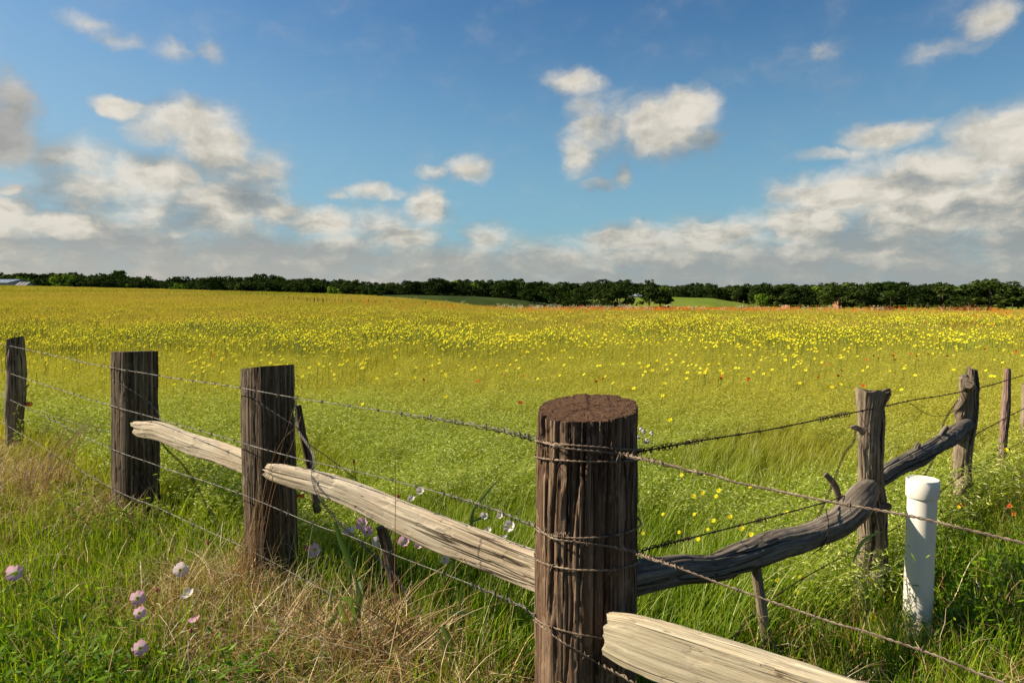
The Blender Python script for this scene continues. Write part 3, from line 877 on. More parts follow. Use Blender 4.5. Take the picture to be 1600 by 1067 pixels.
def px_path(pts_, dfun):
    """pts (px,py,radius px) -> world path and radii"""
    P = []; Rr = []
    for (px, py, rp) in pts_:
        d = dfun(px) if callable(dfun) else dfun
        P.append(W(px, py, d)); Rr.append(rp / F * d)
    return np.array(P), np.array(Rr)
def place(name, me, label, cat, group=None, base=None):
    a = np.empty(len(me.vertices) * 3, np.float32); me.vertices.foreach_get('co', a); a = a.reshape(-1, 3)
    b = base if base is not None else (a[:, 0].mean(), a[:, 1].mean(), a[:, 2].min())
    recenter(me, b)
    return tag(link(name, me, None, b), label, cat, group)

# fence lines
CORNER = (.242, 2.25)
LL = [(3.9, -.6), (.242, 2.25), (-1.214, 3.40), (-2.456, 4.45), (-4.51, 6.2), (-9.0, 10.0)]
RL = [(.242, 2.25), (1.67, 3.2), (2.85, 4.3), (3.74, 5.2), (4.7, 6.1)]
def line_d(poly, px, off=0.0):
    u = (px - 800) / F
    for (x0, y0), (x1, y1) in zip(poly[:-1], poly[1:]):
        # (x0+t dx) = u (y0+t dy)
        dx_, dy_ = x1 - x0, y1 - y0
        den = dx_ - u * dy_
        if abs(den) < 1e-9: continue
        t = (u * y0 - x0) / den
        if -1e-6 <= t <= 1 + 1e-6: return y0 + t * dy_ - off
    return None
def left_d(px, off=0.0):
    return line_d([p for p in reversed(LL[1:])], px, off) or (2.25 - off)
def right_d(px, off=0.0):
    return line_d(RL, px, off) or (2.25 - off)
def front_d(px, off=0.0):
    u = (px - 800) / F
    return 3.09 * 2.25 / 2.25 / (u + 1.266) * (2.25 / (3.09 / (.1078 + 1.266))) - off

# corner post
P, Rr = px_path([(913, 1500, 84), (914, 1067, 81.5), (915, 850, 79.5), (917, 700, 79), (918, 636, 78)], 2.25)
P[0][2] = -.35
me = log('corner_post', P, Rr, [M_corner, M_end], 260, 300, ref=(1, 0, 0), crack=.011, lump=.005, freq=30, seed=1, top=(.08, .11), rough_end=.004, fib=.0022, boxy=.12, splint=.004, gash=[(-2.3, .85, 1.75, .004, .022), (-1.85, 1.05, 1.7, .003, .016), (-1.30, .55, 1.8, .004, .02), (-.95, 1.1, 1.7, .003, .015), (-2.75, .9, 1.8, .004, .02), (-2.05, .2, 1.0, .003, .014), (-.5, .8, 1.8, .004, .018), (.6, .9, 1.8, .005, .02), (1.8, .9, 1.8, .005, .02)])
corner = place('fence_post', me, 'thick round corner post with flat reddish brown top, wrapped in barbed wire', 'fence post', 'heavy round fence posts', (P[1][0], P[1][1], 0))
# the two heavy posts of the left run
def post(pts_, d, mats, label, seed, group=None, **k):
    P, Rr = px_path(pts_, d); 
    P[0][2] = -.35
    me = log('fence_post', P, Rr, mats, k.pop('ns', 180), k.pop('nr', 180), ref=k.pop('ref', (1, 0, 0)), seed=seed, **k)
    return place('fence_post', me, label, 'fence post', group, (P[0][0], P[0][1], 0))
post([(426, 1010, 33.5), (425, 900, 33.5), (421, 750, 33.5), (419, 640, 33.5), (418, 573, 33)], 3.40, [M_post, M_end_grey],
     'heavy square cut brown post where the two pale rails meet', 2, 'heavy round fence posts', crack=.009, lump=.004, top=(.15, -.02), boxy=.6, freq=30, ref=(.78, -.62, 0))
post([(214, 870, 30), (213, 780, 30), (211, 650, 29), (210, 549, 28.5)], 4.45, [M_post, M_end_grey],
     'heavy dark brown post carrying the far splintered end of the upper pale rail', 3, 'heavy round fence posts', crack=.009, lump=.004, top=(.08, -.02), boxy=.6, freq=28, ref=(.78, -.62, 0))
post([(21, 720, 13), (23, 660, 13), (26, 620, 13.5), (25, 570, 12.5), (24, 528, 12)], 6.2, [M_old, M_end_grey],
     'thin crooked dark post at the far left edge with an orange insulator', 4, None, crack=.008, lump=.018, ns=140, nr=90, top=(.3, 0), freq=30)
# small snag branch on it
P, Rr = px_path([(36, 612, 3), (40, 606, 2.2), (45, 600, 1.0)], 6.15)
lp = [q for q in sc.objects if q.name.startswith('fence_post')][-1]
me = log('branch_stub', P, Rr, [M_old, M_end_grey], 12, 10, ref=(0, 1, 0), crack=0, lump=.001)
recenter(me, lp.location); link('branch_stub', me, lp)

# weathered post A with the flared hooked top
P, Rr = px_path([(1357, 1010, 26), (1357, 930, 22), (1357, 890, 19), (1361, 840, 18), (1358, 790, 17), (1357, 730, 15.5), (1357, 670, 15.5), (1359, 645, 17), (1361, 628, 20), (1364, 611, 24)], 3.2)
P[0][2] = -.3
me = log('fence_post', P, Rr, [M_old, M_end_grey], 200, 150, ref=(1, 0, 0), crack=.012, lump=.012, freq=24, seed=6, top=(.0, 0), rough_end=.02, squash=(1, .8), boxy=.2)
pA = place('fence_post', me, 'gnarled grey post with a flared top hooked to the right, between the dark log rails', 'fence post', None, (P[0][0], P[0][1], 0))
def stub(parent, pts_, d, mat=M_old, name='branch_stub', lump=.004, depth=None):
    P, Rr = px_path(pts_, d)
    if depth is not None:
        for k, q in enumerate(depth): P[k] = np.array(W(pts_[k][0], pts_[k][1], d + q))
    me = log(name, P, Rr, [mat, M_end_grey], 40, 32, ref=(0, .3, 1), crack=.004, lump=lump, freq=40, seed=len(pts_) + int(pts_[0][0]) % 7)
    recenter(me, parent.location); return link(name, me, parent)
stub(pA, [(1356, 648, 11), (1366, 632, 11), (1376, 620, 9), (1385, 613, 6), (1391, 610, 3)], 3.2, name='hooked_top')
stub(pA, [(1350, 674, 7), (1340, 669, 4.5), (1334, 667, 4), (1329, 668, 2.5)], 3.15)
stub(pA, [(1360, 907, 12), (1372, 895, 8), (1383, 889, 5), (1392, 889, 3.5)], 3.15)
stub(pA, [(1362, 800, 15), (1374, 795, 11), (1385, 792, 7), (1391, 789, 4)], 3.2)
stub(pA, [(1372, 990, 12), (1376, 900, 10), (1376, 800, 9), (1371, 740, 9), (1373, 690, 8), (1375, 650, 8), (1372, 634, 7)], 3.24, name='side_trunk', lump=.006)
# weathered post B
P, Rr = px_path([(1500, 840, 15), (1502, 790, 14), (1503, 740, 13), (1506, 690, 12), (1513, 655, 11), (1517, 620, 10), (1518, 576, 6)], 4.3)
P[0][2] = -.2
me = log('fence_post', P, Rr, [M_old, M_end_grey], 180, 110, ref=(1, 0, 0), crack=.015, lump=.022, freq=22, seed=8, rough_end=.03)
pB = place('fence_post', me, 'hollow twisted grey post with a knot near its forked top behind the pipe', 'fence post', None, (P[0][0], P[0][1], 0))
stub(pB, [(1497, 690, 7), (1500, 660, 6), (1498, 640, 6.5), (1507, 622, 7.5), (1508, 600, 8), (1505, 586, 5)], 4.27, name='side_trunk', lump=.008)
stub(pB, [(1512, 604, 10), (1512, 602, 11), (1511, 598, 9)], 4.25, name='knot', lump=.01, depth=[0, -.06, -.10])
stub(pB, [(1490, 790, 5), (1493, 780, 7), (1500, 765, 9), (1510, 750, 9), (1516, 745, 5)], 4.25, name='root_burl', lump=.014)
stub(pB, [(1503, 818, 6), (1518, 812, 5), (1530, 815, 3)], 4.2)
# pinkish slim post C, and the one cut by the right border
post([(1561, 800, 6.2), (1563, 760, 6.0), (1567, 690, 6), (1572, 630, 5.8), (1574, 576, 5.2)], 5.2, [M_pinkish, M_end_grey],
     'slim reddish pole post near the right edge of the picture', 9, None, crack=.004, lump=.010, ns=140, nr=60, freq=40)
post([(1603, 740, 7), (1602, 690, 6.5), (1603, 600, 6)], 6.0, [M_old, M_end_grey],
     'grey green slim post cut by the right border of the picture', 10, None, crack=.004, lump=.010, ns=80, nr=50)

# rails
P, Rr = px_path([(211, 668, 9), (222, 671, 13), (250, 674, 16), (300, 694, 18), (345, 708, 19), (395, 727, 19)], lambda p: 4.23 - (p - 211) / 184 * .72)
me = log('pale_rail', P, Rr, [M_pale, M_end_pale], 260, 110, crack=.009, lump=.007, freq=26, seed=12, rough_end=.06, squash=(.93, .5), boxy=.5, fib=.003)
place('fence_rail', me, 'short bleached split rail running between the two heavy posts on the left', 'fence rail', 'pale split rails')
P, Rr = px_path([(417, 733, 10), (432, 738, 15), (460, 745, 17), (500, 755, 20), (545, 771, 22), (600, 795, 26), (700, 838, 31), (800, 878, 33), (850, 897, 34)], lambda p: 3.14 - (p - 417) / 433 * .78)
me = log('pale_rail', P, Rr, [M_pale, M_end_pale], 420, 150, crack=.011, lump=.007, freq=26, seed=14, rough_end=.06, squash=(.93, .5), boxy=.55, fib=.003,
         gash=[(-2.0, .12, .95, .006, .03), (-1.45, .02, .7, .003, .012), (-2.4, .5, 1.5, .003, .010), (-1.2, .9, 1.5, .003, .010)])
place('fence_rail', me, 'long bleached split rail with a deep black crack, ending at the corner post', 'fence rail', 'pale split rails')
# front plank
P0_ = W(953, 990, 2.03); P1_ = W(1400, 1142, 1.53)
P = np.array([P0_, P0_.lerp(P1_, .15), P0_.lerp(P1_, .5), P1_, P1_ + (P1_ - P0_) * .8])
me = log('plank', P, np.array([.066, .084, .088, .09, .09]), [M_plank, M_end_pale], 300, 140, crack=.004, lump=.005, freq=22, seed=16, rough_end=.03, squash=(.98, .42), boxy=.75, fib=.0012,
         gash=[(-1.75, .35, 1.5, .004, .014), (-1.3, .05, .9, .002, .006)])
place('fence_rail', me, 'thick pale yellow sawn plank nailed in front of the corner post at the bottom edge', 'fence rail', None)
# dark logs on the right
def rlog(pts_, doff, label, seed, extra=None):
    P, Rr = px_path(pts_, lambda p: right_d(p, doff(p))); Rr = Rr * .88
    me = log('dark_log', P, Rr, [M_grey, M_end_grey], 320, 130, crack=.012, lump=.016, freq=18, seed=seed, rough_end=.03, fib=.003, gash=[(-1.4, .3, 1.1, .004, .014), (-2.1, .1, .8, .003, .010), (-.9, .6, 1.4, .003, .012)])
    return place('fence_rail', me, label, 'fence rail', 'dark grey log rails')
r1 = rlog([(975, 905, 30), (1020, 897, 29), (1060, 890, 27), (1112, 886, 25), (1160, 872, 28), (1206, 853, 28), (1237, 846, 26), (1262, 838, 24), (1305, 820, 24), (1333, 797, 25), (1347, 777, 22), (1362, 759, 14)], lambda p: .06 + .12 * min(1, max(0, (p - 1250) / 100)),
          'bent dark grey log rail curving up from the corner post to the hooked post', 20)
r2 = rlog([(1350, 766, 15), (1375, 746, 16), (1400, 732, 16), (1450, 705, 15), (1480, 686, 15), (1500, 672, 15), (1513, 663, 11)], lambda p: -.06 + .18 * (p - 1352) / 162,
          'straight dark grey log rail behind the white pipe, broken end on the hollow twisted post', 21)
def lstub(parent, pts_, d, nm='branch_stub'):
    return stub(parent, pts_, d, M_grey, nm)
lstub(r2, [(1470, 682, 6), (1475, 672, 5), (1480, 666, 3.5)], right_d(1475, .1))
lstub(r2, [(1430, 706, 5), (1434, 695, 4), (1436, 692, 3)], right_d(1432, 0.02))
# sticks
def stick(pts_, d, label, mat=M_grey, seed=3, d2=None):
    P = []; Rr = []
    for k, (px, py, rp) in enumerate(pts_):
        dd = d + ((d2 - d) * k / (len(pts_) - 1) if d2 else 0)
        P.append(W(px, py, dd)); Rr.append(rp / F * dd)
    me = log('stick', P, Rr, [mat, M_end_grey], 60, 24, ref=(0, 1, .1), crack=.002, lump=.003, freq=50, seed=seed)
    return place('wooden_stake', me, label, 'stake')
stick([(466, 633, 4.5), (472, 670, 5), (483, 722, 5.5), (496, 800, 5.5)], 3.55, 'thin dark leaning stake just behind the heavy post by the long rail', M_post, 3)
stick([(595, 823, 8), (603, 850, 9), (614, 900, 10), (625, 960, 10)], 2.95, 'dark stubby stake propping the long pale rail from below', M_post, 4)
stick([(1181, 880, 8), (1186, 920, 8), (1192, 965, 8), (1200, 1010, 8)], 2.68, 'short forked stake under the bent dark log', M_old, 5)
stick([(1289, 740, 4), (1302, 755, 5), (1310, 775, 5.5), (1313, 800, 6)], 3.15, 'small broken branch stub rising behind the bent dark log', M_old, 6)

# white pipe with its cap
m_pvc, n, o = new_mat('white_plastic')
g_ = n.n('ShaderNodeNewGeometry')
px_, py_, pz_ = n.sep(g_.outputs['Position'])
dirt = n.mapr(n.m('ADD', n.noise(n.v('MULTIPLY', g_.outputs['Position'], (1, 1, .3)), 30, 4, .6), n.m('MULTIPLY', pz_, -.6)), .38, .75)
princ(n, o, n.mix(n.m('MULTIPLY', dirt, .5), (.70, .65, .56), (.40, .33, .23)), .38, None, .45)
PD = 2.95
px0 = W(1443, 748, PD); pr = 21 / F * PD; ztop = px0.z
e = empty('white_pipe', (px0.x, px0.y, 0), 'white plastic pipe with a round cap standing upright in the grass', 'pipe')
def lathe(prof, m, n_=64):
    th = np.arange(n_) * 2 * np.pi / n_; prof = np.array(prof)
    V = np.stack([prof[:, 0][:, None] * np.cos(th), prof[:, 0][:, None] * np.sin(th), np.repeat(prof[:, 1][:, None], n_, 1)], -1).reshape(-1, 3)
    i = np.arange(len(prof) - 1)[:, None] * n_; j = np.arange(n_)[None]; j2 = (j + 1) % n_
    g = Geo(); g.add(V, np.stack([i + j, i + j2, i + n_ + j2, i + n_ + j], -1).reshape(-1, 4)); return g.mesh(m, [m_pvc], True)
b = link('pipe', lathe([(pr, -.3), (pr, ztop - .075), (pr, ztop - .02)], 'pipe'), e)
cr = 23.6 / F * PD
link('cap', lathe([(pr + .0008, ztop - .079), (cr - .001, ztop - .079), (cr, ztop - .077), (cr, ztop - .004), (cr - .003, ztop), (cr - .006, ztop - .001), (cr - .010, ztop - .005), (0.001, ztop - .005)], 'cap'), e)
for ob in e.children:
    md = ob.modifiers.new('edge', 'EDGE_SPLIT'); md.split_angle = R(40)
e.rotation_euler = (0, R(-.2), 0)

# orange insulators
m_or = plain('orange_plastic', (.70, .20, .015), .4, .5, .1, 0)
def insulator(px, py, d, wpx, label):
    c = W(px, py, d); s = wpx / F * d
    e = empty('wire_insulator', c, label, 'insulator')
    g = Geo(); box_geo(g, -s * .9, s * .2, -s * .12, s * .12, -s * .28, s * .28); tube(g, [(s * .1, 0, 0), (s * .55, 0, 0)], s * .2, 12)
    link('bracket', g.mesh('bracket', [m_or]), e)
    g = Geo(); tube(g, [(s * .4, 0, 0), (s * .72, 0, 0)], s * .34, 14); link('clip', g.mesh('clip', [m_or]), e)
insulator(41, 631, 6.22, 11, 'orange plastic insulator on the thin crooked post at the far left')
insulator(468, 774, 3.44, 10, 'orange plastic insulator under the long pale rail, beside the heavy post')

# ------------------------------------------------------------------ wires
def wire_geo(path, r=.0012, hel=.0015, pitch=.035, strands=2, sides=5):
    P, s = resample(path, max(8, int(np.linalg.norm(np.diff(np.asarray(path, float), axis=0), axis=1).sum() / .007)))
    P, t, n1, n2 = frames(P, (0.05, .1, 1))
    P = P + (fbm(np.stack([s * 2.2, s * 0, s * 0], -1), 7, 2) - .5)[:, None] * .008 * n1 * 1.0
    g = Geo()
    for k in range(strands):
        ph = s / pitch * 2 * np.pi + k * 2 * np.pi / strands
        tube(g, P + hel * (np.cos(ph)[:, None] * n1 + np.sin(ph)[:, None] * n2), r, sides)
    return g, P, t, s
def barb_mesh(mat):
    g = Geo()
    for sx in (-.0035, .0035):
        a = np.linspace(0, 2 * np.pi * 1.6, 18)
        tube(g, np.stack([sx + a * .0004, np.cos(a) * .0042, np.sin(a) * .0042], -1), .0011, 5, ref=(1, 0, .1))
    for k, (sy, sz, sx) in enumerate([(1, .5, 1), (-1, -.6, 1), (.5, -1, -1), (-.4, 1, -1)]):
        d_ = np.array([sx * .3, sy, sz]); d_ /= np.linalg.norm(d_)
        p0 = np.array([sx * .0035, 0, 0]) + d_ * .003
        tube(g, [p0, p0 + d_ * .008, p0 + d_ * .017], [.0011, .0010, .0003], 5, ref=(1, .2, .3))
    return g.mesh('barb', [mat], True)
BARB = {M_wire: barb_mesh(M_wire), M_rust: barb_mesh(M_rust), M_brownwire: barb_mesh(M_brownwire)}
def strand(name, pts_, dfun, mat, label, group=None, step=.15, barbs=True, r=.0012, hel=.0014, coil=None, cat='barbed wire', pitch=.035, strands=2, d_list=None, start=.03):
    P = [W(px, py, d_list[k] if d_list else dfun(px)) for k, (px, py) in enumerate(pts_)]
    g, C, t, s = wire_geo([tuple(p) for p in P], r, hel, pitch, strands)
    base = C[0].copy()
    if coil:        # loose splice wound round part of the strand: list of (s0, s1, radius, pitch)
        pass
    me = g.mesh(name, [mat], True)
    recenter(me, base)
    o = tag(link(name, me, None, base), label, cat, group)
    if barbs:
        q = start; k = 0
        while q < s[-1] and k < 95:
            i_ = min(int(np.searchsorted(s, q)), len(C) - 1)
            b_ = link('barb', BARB[mat], o, C[i_] - base)
            b_.rotation_euler = (Matrix.Rotation(0, 3, 'X') @ Vector(t[i_]).to_track_quat('X', 'Z').to_matrix() @ Matrix.Rotation(rng.uniform(0, 6.28), 3, 'X')).to_euler()
            sc_ = rng.uniform(.7, 1.05); b_.scale = (sc_, sc_, sc_)
            q += step * rng.uniform(.85, 1.15); k += 1
    for (pxa, pxb, cr_, cp_) in (coil or []):
        xs = np.array([W(px, py, d_list[k2] if d_list else dfun(px))[:] for k2, (px, py) in enumerate(pts_)])
        ia = np.argmin(np.abs(C[:, 0] / C[:, 1] - (pxa - 800) / F)); ib = np.argmin(np.abs(C[:, 0] / C[:, 1] - (pxb - 800) / F))
        if ia > ib: ia, ib = ib, ia
        seg, s2 = resample(C[ia:ib + 1:4], 400); _, tt, a1, a2 = frames(seg, (0.05, .1, 1))
        wob = cr_ * (.75 + .8 * vn(np.stack([s2 * 25, s2 * 0, s2 * 0], -1), 31))
        for kk in range(2):
            ph = (s2 + .012 * np.sin(s2 * 40)) / cp_ * 2 * np.pi + kk * .5
            cc = seg + wob[:, None] * (np.cos(ph)[:, None] * a1 + np.sin(ph)[:, None] * a2)
            gg = Geo(); tube(gg, cc, .0013, 5); mm = gg.mesh('splice_coil', [mat], True); recenter(mm, base); link('splice_coil', mm, o)
    return o
Lf = lambda p: left_d(p, .20 if p > 300 else .17)
LWALL = 'barbed wire strands of the left fence run'
def dL(p):      # wires pass just in front of the posts
    return np.interp(p, [-30, 24, 170, 250, 378, 462, 836], [6.6, 6.04, 4.40, 3.98, 3.28, 3.02, 2.22])
strand('barbed_wire', [(-25, 530), (0, 537), (38, 545), (110, 561), (176, 575), (245, 586), (310, 596), (378, 606), (440, 617), (500, 627), (560, 637), (619, 646), (700, 658), (775, 671), (837, 685), (858, 693)], dL, M_wire,
       'top barbed wire strand of the left run, ending in a splice at the corner post', LWALL, coil=[(625, 836, .008, .055), (770, 850, .006, .03)])
strand('barbed_wire', [(-25, 569), (0, 578), (39, 591), (110, 614), (177, 635), (250, 655), (320, 675), (380, 692), (461, 714), (556, 737), (644, 759), (744, 787), (800, 807), (836, 822)], dL, M_wire,
       'second wire strand from the top on the left, crossing just above the pale rails', LWALL, coil=[(700, 836, .007, .05)])
strand('barbed_wire', [(-25, 604), (0, 617), (60, 645), (120, 675), (178, 703), (247, 727), (320, 752), (387, 775), (500, 822), (537, 834), (615, 867), (709, 903), (812, 945), (837, 966)], dL, M_wire,
       'third wire strand from the top on the left, passing below the long pale rail', LWALL, coil=[(735, 836, .007, .05)])
strand('barbed_wire', [(-25, 644), (0, 658), (90, 712), (181, 766), (250, 794), (328, 831), (391, 859), (487, 911), (544, 945), (620, 985), (700, 1032)], dL, M_wire,
       'fourth barbed wire strand of the left run, sinking into the dry grass on the right', LWALL)
strand('barbed_wire', [(90, 755), (130, 788), (183, 818), (292, 877), (381, 928), (450, 971), (481, 990), (560, 1035), (640, 1085)], dL, M_wire,
       'lowest barbed wire strand of the left run, close over the pink flowers', LWALL)
strand('plain_wire', [(-25, 608), (0, 613), (41, 631), (85, 650), (130, 665), (182, 677), (300, 705), (470, 742)], None, M_wire,
       'thin smooth wire carried by the orange insulators behind the left posts', None, barbs=False, strands=1, hel=0, r=.0012, cat='fence wire', d_list=[6.9, 6.6, 6.2, 5.9, 5.5, 4.9, 4.2, 3.6])
RG = 'dark rusty barbed wire strands of the right fence run'
def dR(p): return np.interp(p, [985, 1358, 1507, 1570, 1620], [2.2, 3.08, 4.16, 5.1, 5.7])
strand('barbed_wire', [(985, 710), (1000, 706), (1047, 697), (1112, 686), (1206, 670), (1300, 651), (1345, 642), (1420, 627), (1470, 618), (1520, 609), (1570, 595), (1620, 580)], dR, M_rust,
       'top dark rusty strand on the right, running to the hooked and twisted grey posts', RG, r=.0018, hel=.002, coil=[(1000, 1115, .008, .03), (1285, 1332, .008, .02)])
strand('barbed_wire', [(985, 872), (1012, 858), (1090, 838), (1184, 813), (1287, 785), (1320, 774), (1372, 756), (1420, 735), (1470, 706), (1522, 680), (1560, 659), (1620, 628)], dR, M_rust,
       'second dark rusty strand on the right, crossing in front of the dark log rails', RG, r=.0018, hel=.002, coil=[(1000, 1090, .007, .03), (1190, 1215, .007, .02)])
strand('barbed_wire', [(1100, 1022), (1150, 990), (1187, 950), (1262, 899), (1344, 854), (1420, 812), (1467, 770), (1512, 737), (1560, 711), (1620, 676)], None, M_rust,
       'third dark rusty strand on the right, passing behind the white pipe', RG, r=.0016, hel=.0018, d_list=[2.5, 2.6, 2.7, 2.9, 3.1, 3.45, 3.85, 4.3, 5.0, 5.7])
strand('barbed_wire', [(1270, 1000), (1335, 955), (1400, 905), (1480, 820), (1547, 764), (1620, 718)], None, M_rust,
       'lowest dark rusty strand on the right, half buried in grass', RG, r=.0016, hel=.0018, d_list=[2.9, 3.1, 3.4, 4.1, 4.9, 5.7])
FG = 'brown barbed wire strands in front of the white pipe'
def dF(p): return 2.02 * (.1078 + 1.266) / ((p - 800) / F + 1.266)
strand('barbed_wire', [(836, 688), (860, 694), (880, 700), (930, 705), (975, 711), (1028, 722), (1075, 735), (1110, 741), (1150, 753), (1200, 763), (1290, 782), (1340, 791), (1420, 805), (1500, 824), (1600, 848), (1660, 866)], None, M_brownwire,
       'upper brown barbed wire leaving the corner post and crossing in front of the white pipe', FG, r=.0019, hel=.0024, step=.5, coil=[(985, 1115, .006, .04)], d_list=[2.20, 2.12, 2.09, 2.07, 2.06, dF(1028), dF(1075), dF(1110), dF(1150), dF(1200), dF(1290), dF(1340), dF(1420), dF(1500), dF(1600), dF(1660)])
strand('barbed_wire', [(838, 822), (862, 840), (895, 846), (935, 851), (972, 857), (1000, 866), (1047, 882), (1125, 911), (1203, 938), (1302, 972), (1350, 985), (1395, 1000), (1459, 1022), (1544, 1057), (1640, 1090)], None, M_brownwire,
       'middle brown barbed wire leaving the corner post below the dark log', FG, r=.0017, hel=.0021, step=.2, coil=[(965, 1075, .005, .035)], d_list=[2.20, 2.11, 2.075, 2.07, 2.07, 2.05, dF(1047), dF(1125), dF(1203), dF(1302), dF(1350), dF(1395), dF(1459), dF(1544), dF(1640)])
strand('barbed_wire', [(833, 968), (875, 1000), (905, 1018), (937, 1038), (965, 1052), (1000, 1072), (1060, 1100)], None, M_brownwire,
       'lowest brown barbed wire slanting down across the foot of the corner post', FG, r=.0017, hel=.0021, step=.18, d_list=[2.2, 2.09, 2.07, 2.07, 2.03, 1.98, 1.9], coil=[(940, 1000, .005, .03)])
# bands of wire round the corner post
def band_wire(pyl, pyc, pyr, label, back=None):
    """one turn round the post through the given picture heights at the left edge, middle and right edge"""
    cx, cy = corner.location.x + .004, 2.25; n_ = 90
    a = np.linspace(0, 2 * np.pi, n_)
    zl = W(838, pyl, 2.25).z; zc_ = W(915, pyc, 2.08).z; zr = W(994, pyr, 2.25).z
    # theta measured with 0 = +x, front = -y
    tilt = (zr - zl) / 2; mean = (zl + zr) / 2; fr = mean - zc_
    z = mean + tilt * np.cos(a) + fr * np.sin(a)
    rr_ = .1755 + .004 * vn(np.stack([np.cos(a) * 3, np.sin(a) * 3, z], -1), 5)
    path = np.stack([cx + rr_ * np.cos(a), cy + rr_ * np.sin(a), z], -1)
    g, C, t, s = wire_geo(path, .0017, .002, .04)
    base = C[0].copy(); me = g.mesh('wire_band', [M_brownwire], True); recenter(me, base)
    o = tag(link('wire_band', me, None, base), label, 'wire', None)
    for q in (.62, .8):
        i_ = int(q * len(C)); b_ = link('barb', BARB[M_brownwire], o, C[i_] - base)
        b_.rotation_euler = Vector(t[i_]).to_track_quat('X', 'Z').to_euler(); b_.scale = (1.2, 1.2, 1.2)
band_wire(689, 697, 702, 'uppermost wire band round the corner post, tangled with the top strands')
band_wire(712, 720, 714, 'second wire band from the top of the corner post, just under the uppermost one')
band_wire(822, 838, 812, 'middle one of the wire bands wound round the corner post')
band_wire(868, 889, 868, 'wire band round the corner post level with the end of the long pale rail')
band_wire(962, 992, 985, 'lowest wire band round the corner post, just above the plank end')
# knots where strands are tied off
def knot(px, py, d, mat, label, s=.010, ax=(0, 0, 1)):
    g = Geo(); a = np.linspace(0, 2 * np.pi * 4.5, 90)
    P = np.stack([(a / a[-1] - .5) * s * 2.4, np.cos(a) * s * (.6 + .2 * np.sin(a * .37)), np.sin(a) * s * (.6 + .2 * np.cos(a * .51))], -1)
    tube(g, P, .0015, 5); tube(g, [P[-1], P[-1] + np.array([.006, -.012, .008]), P[-1] + np.array([.010, -.02, .02])], [.0014, .0012, .0004], 5)
    tube(g, [P[0], P[0] + np.array([-.006, -.01, -.008]), P[0] + np.array([-.012, -.014, -.022])], [.0014, .0012, .0004], 5)
    tag(link('wire_knot', g.mesh('wire_knot', [mat], True), None, W(px, py, d)), label, 'wire')
knot(872, 697, 2.07, M_brownwire, 'wire knot on the left face of the corner post in the top wires')
knot(975, 711, 2.06, M_brownwire, 'wire knot at the right side of the corner post in the top wires', .012)
knot(877, 836, 2.07, M_brownwire, 'wire knot on the corner post where the middle wires cross', .012)
knot(880, 722, 2.065, M_rust, 'small rusty wire knot just below the top wires of the corner post', .008)
# brace wires, thick loosely twisted
BG = None
def brace(pts_, ds, mat, label, r=.0015, hel=.005, pitch=.09, strands=4):
    return strand('brace_wire', pts_, None, mat, label, None, barbs=False, r=r, hel=hel, pitch=pitch, strands=strands, d_list=ds, cat='brace wire')
brace([(176, 594), (205, 610), (231, 627), (247, 645), (251, 658)], [4.28, 4.26, 4.26, 4.24, 4.2], M_wire, 'slack twisted brace wire slanting over the face of the dark post with the upper rail', .0014, .003, .07, 2)
brace([(251, 655), (247, 675), (259, 700), (287, 728), (312, 768), (331, 806), (344, 831), (368, 885)], [4.2, 4.12, 4.1, 4.06, 4.0, 3.9, 3.8, 3.6], M_rust, 'dark twisted brace wire bundle hanging from the short pale rail into the grass')
brace([(382, 612), (416, 637), (459, 665), (470, 676)], [3.25, 3.22, 3.2, 3.2], M_wire, 'slack brace wire slanting over the face of the heavy post by the long rail', .0014, .003, .07, 2)
brace([(461, 620), (463, 650), (466, 672), (490, 712), (488, 745), (498, 775), (520, 805), (550, 835), (590, 872), (622, 905), (645, 950), (668, 990), (700, 1020)], [3.3, 3.25, 3.2, 3.05, 2.98, 2.92, 2.9, 2.86, 2.84, 2.8, 2.75, 2.7, 2.6], M_wire, 'twisted brace wire bundle looped over the long pale rail down into dry grass')
brace([(476, 690), (520, 720), (560, 752)], [3.2, 3.2, 3.2], M_wire, 'short loose wire end behind the cracked pale rail', .0012, .002, .05, 2)
brace([(1337, 668), (1334, 690), (1320, 708), (1307, 740), (1292, 778), (1268, 830)], [3.1, 3.1, 3.08, 3.05, 3.02, 3.0], M_rust, 'dark twisted wire hanging down from the knob of the hooked grey post', .0015, .004, .06, 3)
brace([(1497, 625), (1475, 660), (1470, 692), (1452, 730), (1444, 745)], [4.1, 4.0, 3.95, 3.9, 3.85], M_rust, 'dark twisted wire hanging from the hollow twisted post behind the pipe', .0015, .004, .06, 3)
brace([(1422, 630), (1445, 645), (1462, 651), (1480, 648), (1493, 640)], [3.7, 3.8, 3.9, 3.95, 4.05], M_rust, 'slack thin wire sagging between the two grey posts on the right', .0012, .001, .05, 2)
brace([(1342, 645), (1352, 665), (1362, 690)], [3.07, 3.06, 3.06], M_rust, 'short wire tie on the face of the hooked grey post, slanting right', .0012, .001, .05, 1)
brace([(1372, 645), (1357, 662), (1344, 675), (1333, 690)], [3.07, 3.06, 3.06, 3.07], M_rust, 'short wire tie on the face of the hooked grey post, slanting left', .0012, .001, .05, 1)
brace([(1290, 795), (1294, 815), (1293, 835), (1282, 856), (1270, 864)], [2.83, 2.82, 2.81, 2.82, 2.86], M_rust, 'dark wire tie bent round the bent dark log', .0022, .001, .05, 1)
